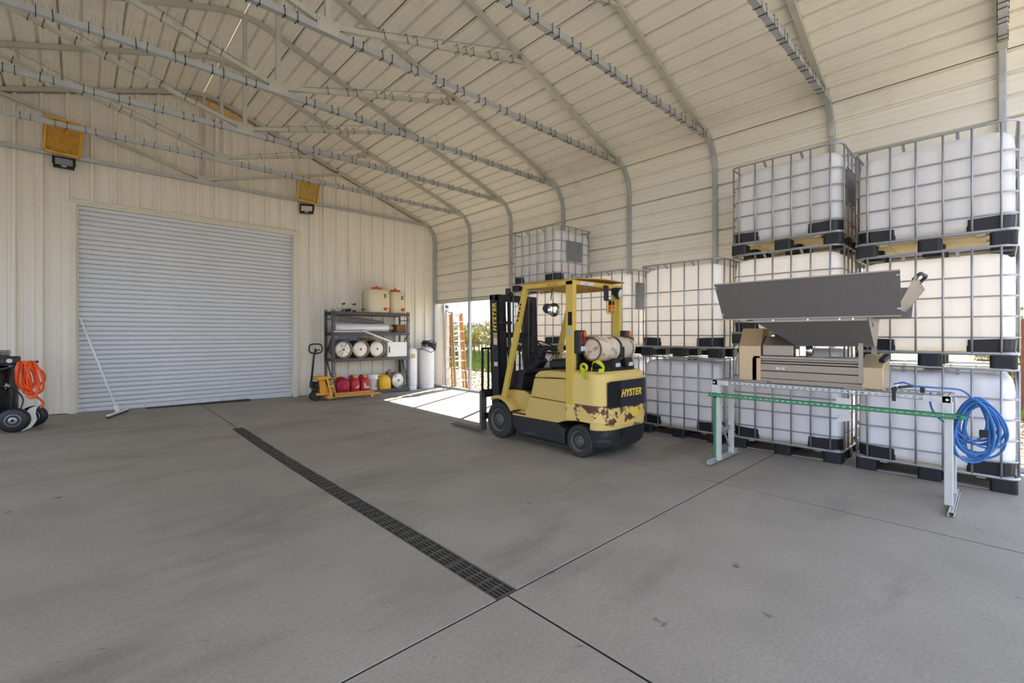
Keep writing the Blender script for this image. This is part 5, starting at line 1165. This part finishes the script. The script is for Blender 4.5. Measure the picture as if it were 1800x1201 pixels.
def on_tank(px, pz): a = math.asin(max(-1, min(1, (px - ax) / .2765))); return (px, ay - .2785 * math.cos(a), pz)
m.add([on_tank(*p) for p in star], [tuple(range(len(star)))[::-1]]); m.add([on_tank(ax + .222, az + .6), on_tank(ax + .235, az + .6), on_tank(ax + .235, az + .7), on_tank(ax + .222, az + .7)], [(3, 2, 1, 0)]); put('tank_emblem', m, M['decal'], ac, kind='stuff')
# orange air hose
oh = thing('orange_hose', (ax + .32, ay - .2, az + .9), 'coiled orange air hose hanging on the handle of the black compressor', 'hose')
m = MB(); random.seed(3)
for k in range(9):
    cx = ax + .30 + .016 * k; rz = random.uniform(.17, .26); ry = random.uniform(.05, .09); P = []
    for i in range(26):
        a = 2 * math.pi * i / 26; low = (1 - math.cos(a)) / 2
        P.append((cx + ry * math.sin(a) * (.5 + .7 * low) + .04 * low, ay - .235 + .03 * math.sin(a * 2 + k) - .012 * (k % 3), az + .965 - rz + rz * math.cos(a)))
    m.tube(P, .0135, 8, closed=True)
put('hose_coil', m, M['orange'], oh, kind='stuff')
m = MB(); m.tube(smooth_path([(ax + .40, ay - .22, az + .90), (ax + .49, ay - .2, az + .85), (ax + .545, ay - .2, az + .75), (ax + .53, ay - .2, az + .67), (ax + .48, ay - .21, az + .62)], 6), .0135, 8); put('hose_loop', m, M['orange'], oh)
m = MB(); m.tube(smooth_path([(ax + .36, ay - .25, az + .55), (ax + .47, ay - .22, az + .45), (ax + .53, ay - .2, az + .36), (ax + .5, ay - .19, az + .29)], 6), .0135, 8); put('hose_end', m, M['orange'], oh)
m = MB(); P = [(ax + .34, ay - .19, az + .20), (ax + .42, ay - .20, az + .30), (ax + .47, ay - .14, az + .29), (ax + .44, ay - .17, az + .14), (ax + .37, ay - .24, az + .02)]
pr_ = thing('paper_sheet', (ax + .4, ay - .2, az), 'crumpled white sheet lying over the far wheel of the compressor', 'paper')
put('sheet', ribbon([(ax + .52, ay - .04, az + .315), (ax + .47, ay - .1, az + .325), (ax + .42, ay - .14, az + .29), (ax + .40, ay - .17, az + .2), (ax + .41, ay - .2, az + .1), (ax + .36, ay - .24, az + .01)], .12, (.8, .5, .3)), M['white'], pr_)

# ------------------------------------------------------------------ floodlights and the trays that shield them
def floodlight(x0, x1, z0, z1, yaw, ml, label):
    cx, cz = (x0 + x1) / 2, (z0 + z1) / 2; hw, hh = (x1 - x0) / 2, (z1 - z0) / 2
    t = thing('floodlight', (cx, YB - .06, z1), label, 'floodlight', 'wall floodlights')
    T = Matrix.Translation((cx, YB - .15, cz)) @ Matrix.Rotation(R(yaw), 4, 'Z') @ Matrix.Rotation(R(-18), 4, 'X')
    m = MB(); m.loft([[(sx * (hw - i), y, sz * (hh - i)) for sx, sz in ((-1, -1), (1, -1), (1, 1), (-1, 1))] for i, y in ((0, -.03), (0, .01), (.03, .045))], False)
    for k in range(7): m.box(-hw * .8 + k * hw * .26, -hw * .8 + k * hw * .26 + .006, .03, .06, -hh * .8, hh * .8)
    put('housing', xf(m, T), M['blackmetal'], t)
    m = MB(); m.box(-hw + .025, hw - .025, -.034, -.03, -hh * .55, hh - .025); put('lamp_glass', xf(m, T), ml, t)
    m = MB(); m.box(-hw * .25, hw * .25, -.036, -.03, -hh * .86, -hh * .66); put('maker_plate', xf(m, T), M['decal'], t)
    m = MB(); m.box(-hw - .012, -hw, -.02, .02, -.02, hh + .03); m.box(hw, hw + .012, -.02, .02, -.02, hh + .03); m.box(-hw - .012, hw + .012, -.02, .02, hh + .025, hh + .035); put('bracket', xf(m, T), M['blackmetal'], t)
    m = MB(); m.box(cx - .03, cx + .03, YB - .13, YB - .02, z1 - .02, z1 + .03); put('wall_mount', m, M['blackmetal'], t)
floodlight(-.31, -.05, 4.205, 4.40, 0, M['lens'], 'black floodlight under the bright yellow tray, up left of the roller door')
floodlight(3.60, 3.88, 4.16, 4.36, -28, M['lens2'], 'black floodlight with a bright reflector under the faded tray, above the door\'s right corner')
def tray(x0, x1, z0, z1, y0, rot, mt, label):
    t = thing('plastic_tray', ((x0 + x1) / 2, y0, z0), label, 'tray', 'yellow plastic trays'); w, h = x1 - x0, z1 - z0; cx, cz = (x0 + x1) / 2, (z0 + z1) / 2
    T = Matrix.Translation((cx, y0, cz)) @ Matrix.Rotation(R(rot), 4, 'Y') @ Matrix.Rotation(R(4), 4, 'X')
    rr = .05
    def outline(hw, hh): return [p for sx, sz, a in ((1, 1, 0), (-1, 1, 90), (-1, -1, 180), (1, -1, 270)) for p in arc(sx * (hw - rr), sz * (hh - rr), rr, a, a + 90, 4)]
    o, i_ = outline(w / 2, h / 2), outline(w / 2 - .03, h / 2 - .03); n = len(o); m = MB()
    v = [(x, -.03, z) for x, z in o] + [(x, -.03, z) for x, z in i_] + [(x, .03, z) for x, z in i_] + [(x, .03, z) for x, z in o]
    m.add(v, [(k * n + q, k * n + (q + 1) % n, ((k + 1) % 4) * n + (q + 1) % n, ((k + 1) % 4) * n + q) for k in range(4) for q in range(n)]); put('tray_rim', xf(m, T), mt, t)
    m = MB()                                                        # fine mesh bottom
    for k in range(int(w / .022)): x = -w / 2 + .03 + k * .022; m.box(x, x + .012, .012, .016, -h / 2 + .03, h / 2 - .03)
    for k in range(int(h / .022)): z = -h / 2 + .03 + k * .022; m.box(-w / 2 + .03, w / 2 - .03, .012, .016, z, z + .012)
    put('tray_mesh', xf(m, T), mt, t, kind='stuff')
    m = MB(); W2, H2 = w / 2 - .03, h / 2 - .03
    for sg in (1, -1):
        c = -.6
        while c < .61:
            pts = []
            for zz in (-H2, H2):
                xx = sg * (zz * .8) + c
                if abs(xx) <= W2: pts.append((xx, zz))
            for xx in (-W2, W2):
                zz = (xx - c) / (.8 * sg)
                if abs(zz) < H2: pts.append((xx, zz))
            if len(pts) >= 2 and (Vector(pts[0]) - Vector(pts[1])).length > .05: m.beam((pts[0][0], .004, pts[0][1]), (pts[1][0], .004, pts[1][1]), .012, .014, (0, 1, 0))
            c += .115
    put('tray_ribs', xf(m, T), mt, t, kind='stuff')
tray(-.415, .04, 4.43, 5.01, YB - .20, 3, M['tray'], 'bright yellow plastic tray fixed above the left floodlight on the gable wall')
tray(3.52, 4.0, 4.41, 4.99, YB - .20, 5, M['tray2'], 'faded yellow plastic tray above the right floodlight on the gable wall')
# ------------------------------------------------------------------ outside: ground, ladders, vineyard
g = MB(); n = 40; v = []; X0, X1, Y0, Y1 = -60, 110, -60, 110
gx = [X0, -20, -3.92, 7.38, 9, 11, 12.2, 16, 30, 60, X1]; gy = [Y0, -20, -1.42, 3, 7, 11.02, 16, 24, 40, 70, Y1]
for y in gy:
    for x in gx: v.append((x, y, -.06 - (.03 if x < 12.3 else 0)))
w_ = len(gx); f = []
for j in range(len(gy) - 1):
    for i in range(w_ - 1):
        if gx[i] >= -3.95 and gx[i + 1] <= 7.4 and gy[j] >= -1.45 and gy[j + 1] <= 11.05: continue
        f.append((j * w_ + i, j * w_ + i + 1, (j + 1) * w_ + i + 1, (j + 1) * w_ + i))
g.add(v, f); ground = structure('ground', g, M['gravel'])
ap = MB(); ap.box(-16, -3.92, -14, 11, -.3, -.03); put('bounce_apron', ap, M['concrete'], ground); ap = MB(); ap.box(-3.92, 14, -14, -1.42, -.3, -.03); put('bounce_apron', ap, M['concrete'], ground)  # unseen concrete slabs added to bounce sunlight into the shed
lw = MB(); lw.add([(12.2, -30, -.045), (90, -30, -.045), (90, 95, -.045), (12.2, 95, -.045)], [(0, 1, 2, 3)]); put('lawn_bed', lw, M['grass_soil'], ground)
random.seed(21)
bl = MB()
def blades(x0, x1, fy, n):
    for k in range(n):
        x = random.uniform(x0, x1); y = fy(x); a = random.uniform(0, math.pi); h = random.uniform(.06, .2); w = .02; dx, dy = math.cos(a) * w, math.sin(a) * w; lx, ly = random.uniform(-.06, .06), random.uniform(-.06, .06)
        bl.add([(x - dx, y - dy, -.05), (x + dx, y + dy, -.05), (x + lx, y + ly, h)], [(0, 1, 2)])
blades(12.0, 26, lambda x: x * random.uniform(1.03, 1.45), 9000); blades(12.0, 26, lambda x: x * random.uniform(-.06, .0), 2500)
put('lawn', bl, M['grass'], None); tag(bpy.data.objects['lawn'], 'lime green grass growing between the vine rows outside', 'grass', kind='stuff')
# dry leaves on the lane
lf = MB()
def leaves(n, fx, fy):
    for k in range(n):
        x = fx(); y = fy(x); a = random.uniform(0, 6.3); s_ = random.uniform(.02, .05); z = -.085 + random.uniform(0, .02)
        lf.add([(x + s_ * math.cos(a), y + s_ * math.sin(a), z), (x + s_ * .6 * math.cos(a + 1.6), y + s_ * .6 * math.sin(a + 1.6), z + .02), (x - s_ * math.cos(a), y - s_ * math.sin(a), z + .004), (x + s_ * .6 * math.cos(a - 1.6), y + s_ * .6 * math.sin(a - 1.6), z + .012)], [(0, 1, 2, 3)])
leaves(2600, lambda: random.uniform(7.6, 12.6), lambda x: x * random.uniform(1.03, 1.45)); leaves(600, lambda: random.uniform(7.5, 12.6), lambda x: random.uniform(-.6, .2))
put('leaf_litter', lf, M['twig'], None); tag(bpy.data.objects['leaf_litter'], 'dry brown leaves scattered on the gravel lane outside', 'leaves', kind='stuff')
# stepladder
sl = thing('stepladder', (7.68, 10.4, -.09), 'orange and tan fibreglass stepladder standing outside, leaning on the wall corner', 'ladder')
A0, A1, B0, B1 = Vector((7.46, 10.16, -.085)), Vector((7.60, 10.52, 2.06)), Vector((7.85, 10.16, -.085)), Vector((7.93, 10.52, 2.05))
for p, q, mm in ((A0, A1, 'ladder2'), (B0, B1, 'ladder')):
    m = MB(); m.beam(p, q, .035, .085, (0, 1, 0), ch=.004); put('rail', m, M[mm], sl)
off = Vector((.0, .16, 0))
for p, q in ((A0, A1), (B0, B1)):
    m = MB(); m.beam(p + off + Vector((.03, .02, 0)), q + Vector((.01, .10, -.05)), .03, .05, (0, 1, 0), ch=.004); put('rear_rail', m, M['ladder'], sl)
for k in range(7):
    u = .12 + k * .127; m = MB(); p, q = A0.lerp(A1, u), B0.lerp(B1, u); m.box(p.x, q.x, p.y - .05, p.y + .05, p.z - .012, p.z + .016, .004); put('step', m, M['alu'], sl)
m = MB(); m.box(7.56, 7.97, 10.42, 10.66, 2.04, 2.085, .008); put('top_cap', m, M['alu'], sl)
for k in range(4):
    u = .15 + k * .22; m = MB(); p, q = A0.lerp(A1, u) + off, B0.lerp(B1, u) + off; m.beam(p, q, .025, .02); put('rear_brace', m, M['alu'], sl)
el = thing('extension_ladder', (7.7, 10.72, -.09), 'tall aluminium ladder standing upright behind the stepladder outside', 'ladder')
for x in (7.47, 7.98):
    m = MB(); m.beam((x, 10.62, -.085), (x, 10.76, 3.3), .03, .075, (0, 1, 0)); put('rail', m, M['alu'], el)
for k in range(10):
    m = MB(); z = .2 + k * .3; m.tube([(7.47, 10.63 + z * .042, z), (7.98, 10.63 + z * .042, z)], .017, 8); put('rung', m, M['alu'], el)
wl_ = thing('wall_lantern', (7.56, 10.79, 2.1), 'small black wall light on the outside wall above the stepladder', 'lamp')
m = MB(); m.box(7.48, 7.62, 10.70, 10.81, 2.10, 2.26, .01); put('lantern_body', m, M['black'], wl_); m = MB(); m.box(7.495, 7.605, 10.695, 10.70, 2.115, 2.2); put('lantern_glass', m, M['lens'], wl_)
# vines: trunk, cordon and a canopy of canes and young leaves
def make_vine(seed, label):
    random.seed(seed); t = thing('grapevine', (0, 0, 0), label, 'vine', 'vines in the rows outside')
    m = MB(); m.tube(smooth_path([(0, 0, -.05), (.03, .02, .3), (-.02, 0, .6), (0, .02, .9)], 3), [.05] * 1 + [.045] * 9, 7); m.tube(smooth_path([(0, -.8, .98), (.02, -.4, .94), (0, 0, .9), (.01, .4, .95), (0, .8, .98)], 3), .028, 6); put('trunk', m, M['bark'], t)
    cn = MB(); lv_ = MB()
    for k in range(46):
        y = random.uniform(-.85, .85); p = Vector((random.uniform(-.05, .05), y, .95)); tip = p + Vector((random.uniform(-.28, .28), random.uniform(-.3, .3), random.uniform(.4, 1.2))); mid = p.lerp(tip, .5) + Vector((random.uniform(-.08, .08), random.uniform(-.08, .08), 0))
        cn.tube([p, mid, tip], [.009, .007, .004], 3, cap=False)
        for j in range(7):
            q = p.lerp(tip, random.uniform(.15, .95)) + Vector((random.uniform(-.1, .1), random.uniform(-.1, .1), 0)); s_ = random.uniform(.03, .075); a = random.uniform(0, 6.3); d = Vector((math.cos(a), math.sin(a), random.uniform(-.6, .6))).normalized(); e = d.orthogonal() * s_ * .8
            lv_.add([q - d * s_, q + e, q + d * s_, q - e], [(0, 1, 2, 3)])
        for j in range(3):
            b0 = p.lerp(mid, random.random()); e = b0 + Vector((random.uniform(-.25, .25), random.uniform(-.25, .25), random.uniform(-.45, .1))); cn.tube([b0, e], [.007, .003], 3, cap=False)
    put('canes', cn, M['twig'], t, kind='stuff'); put('leaves', lv_, M['leaf'], t, kind='stuff'); return t
vp = [make_vine(s_, None) for s_ in (1, 2, 3)]
VL = 'leafy grapevine with upright canes in the rows seen through the opening by the ladders'
VS = 'leafy grapevine seen through the narrow gap right of the rightmost tank stack'
ORD = ['first', 'second', 'third', 'fourth', 'fifth', 'sixth', 'seventh', 'eighth', 'ninth', 'tenth']
random.seed(31); first = [True] * 3; cnt = 0
for k in range(5):
    X = 14.6 + 2.5 * k; y = X * 1.05; spots = []
    while y < X * 1.42: spots.append(y); y += 1.75
    n_ = len(spots)
    sp2 = [(y, f'leafy grapevine outside, {ORD[n_ - 1 - i]} from the ladders in the {ORD[k]} vine row from the shed', 'vines in the rows by the ladder opening') for i, y in enumerate(spots)]
    sp2.append((-.022 * X + (.1 if k % 2 else -.15), f'grapevine right of the rightmost tank stack, in the {ORD[k]} vine row from the shed', 'vines beyond the right gap'))
    for y, lb, gp in sp2:
        i = cnt % 3; cnt += 1; loc = (X + random.uniform(-.1, .1), y + random.uniform(-.15, .15), -.05)
        if first[i]: vp[i].location = loc; vp[i]['label'] = lb; vp[i]['group'] = gp; first[i] = False; c = vp[i]
        else: c = copy_tree(vp[i], loc, lb, gp)
        c.rotation_euler = (0, 0, random.choice((0, math.pi)) + random.uniform(-.2, .2)); c.scale = (1, 1, random.uniform(.9, 1.15))
pm = MB(); pm.box(-.03, .03, -.03, .03, -.1, 1.75, .008)
for k, (x, y, lb) in enumerate(((14.7, 16.6, 'thin rusty trellis post in the nearest vine row by the ladders'), (13.2, -.31, 'rusty trellis post seen right of the rightmost tank stack, nearer one'), (15.4, -.42, 'rusty trellis post seen right of the rightmost tank stack, farther one'))):
    t = put('trellis_post', xf(MB().add(pm.v, pm.f), Matrix.Translation((x, y, 0))), M['post_rust'], None, base=(x, y, 0)); tag(t, lb, 'post')
w_ = thing('trellis_wire', (13.2, -.3, .7), 'thin trellis wires running along the vine row beyond the right gap', 'wire')
for z in (.55, .62, .95):
    m = MB(); m.tube([(13.2, -3, z), (13.2, 2, z)], .006, 4); put('wire', m, M['wire'], w_)
random.seed(44)
tr0 = None
for k in range(8):
    X = 36 + random.uniform(-2, 4); Y = X * (1.03 + .05 * k)
    if tr0 is None:
        tr0 = thing('orchard_tree', (X, Y, 0), 'distant bare twiggy tree on the horizon, first from the right', 'tree', 'distant trees beyond the vines'); m = MB(); m.tube([(X, Y, -.1), (X + .05, Y, 1.4)], [.14, .1], 7); put('trunk', m, M['bark'], tr0)
        cn, lv_ = MB(), MB()
        for j in range(150):
            a = random.uniform(0, 6.3); r_ = random.uniform(.3, 1.7); p = Vector((X + .05, Y, random.uniform(1.1, 1.6))); q = Vector((X + r_ * math.cos(a), Y + r_ * math.sin(a), random.uniform(2.2, 4.1) - r_ * .5)); cn.tube([p, p.lerp(q, .5) + Vector((0, 0, .1)), q], [.03, .02, .008], 3, cap=False)
            for i in range(5):
                o = p.lerp(q, random.uniform(.4, 1)) + Vector((random.uniform(-.2, .2), random.uniform(-.2, .2), random.uniform(-.2, .2))); s_ = random.uniform(.05, .1); lv_.add([o + Vector((-s_, 0, 0)), o + Vector((0, s_, s_ * .3)), o + Vector((s_, 0, 0)), o + Vector((0, -s_, -s_ * .3))], [(0, 1, 2, 3)])
        put('branches', cn, M['twig'], tr0, kind='stuff'); put('foliage', lv_, M['leaf'], tr0, kind='stuff')
    else:
        c = copy_tree(tr0, (X, Y, -.05), f'distant bare twiggy tree on the horizon, {ORD[k]} from the right'); c.rotation_euler = (0, 0, random.uniform(0, 6)); c.scale = [random.uniform(.8, 1.1)] * 3
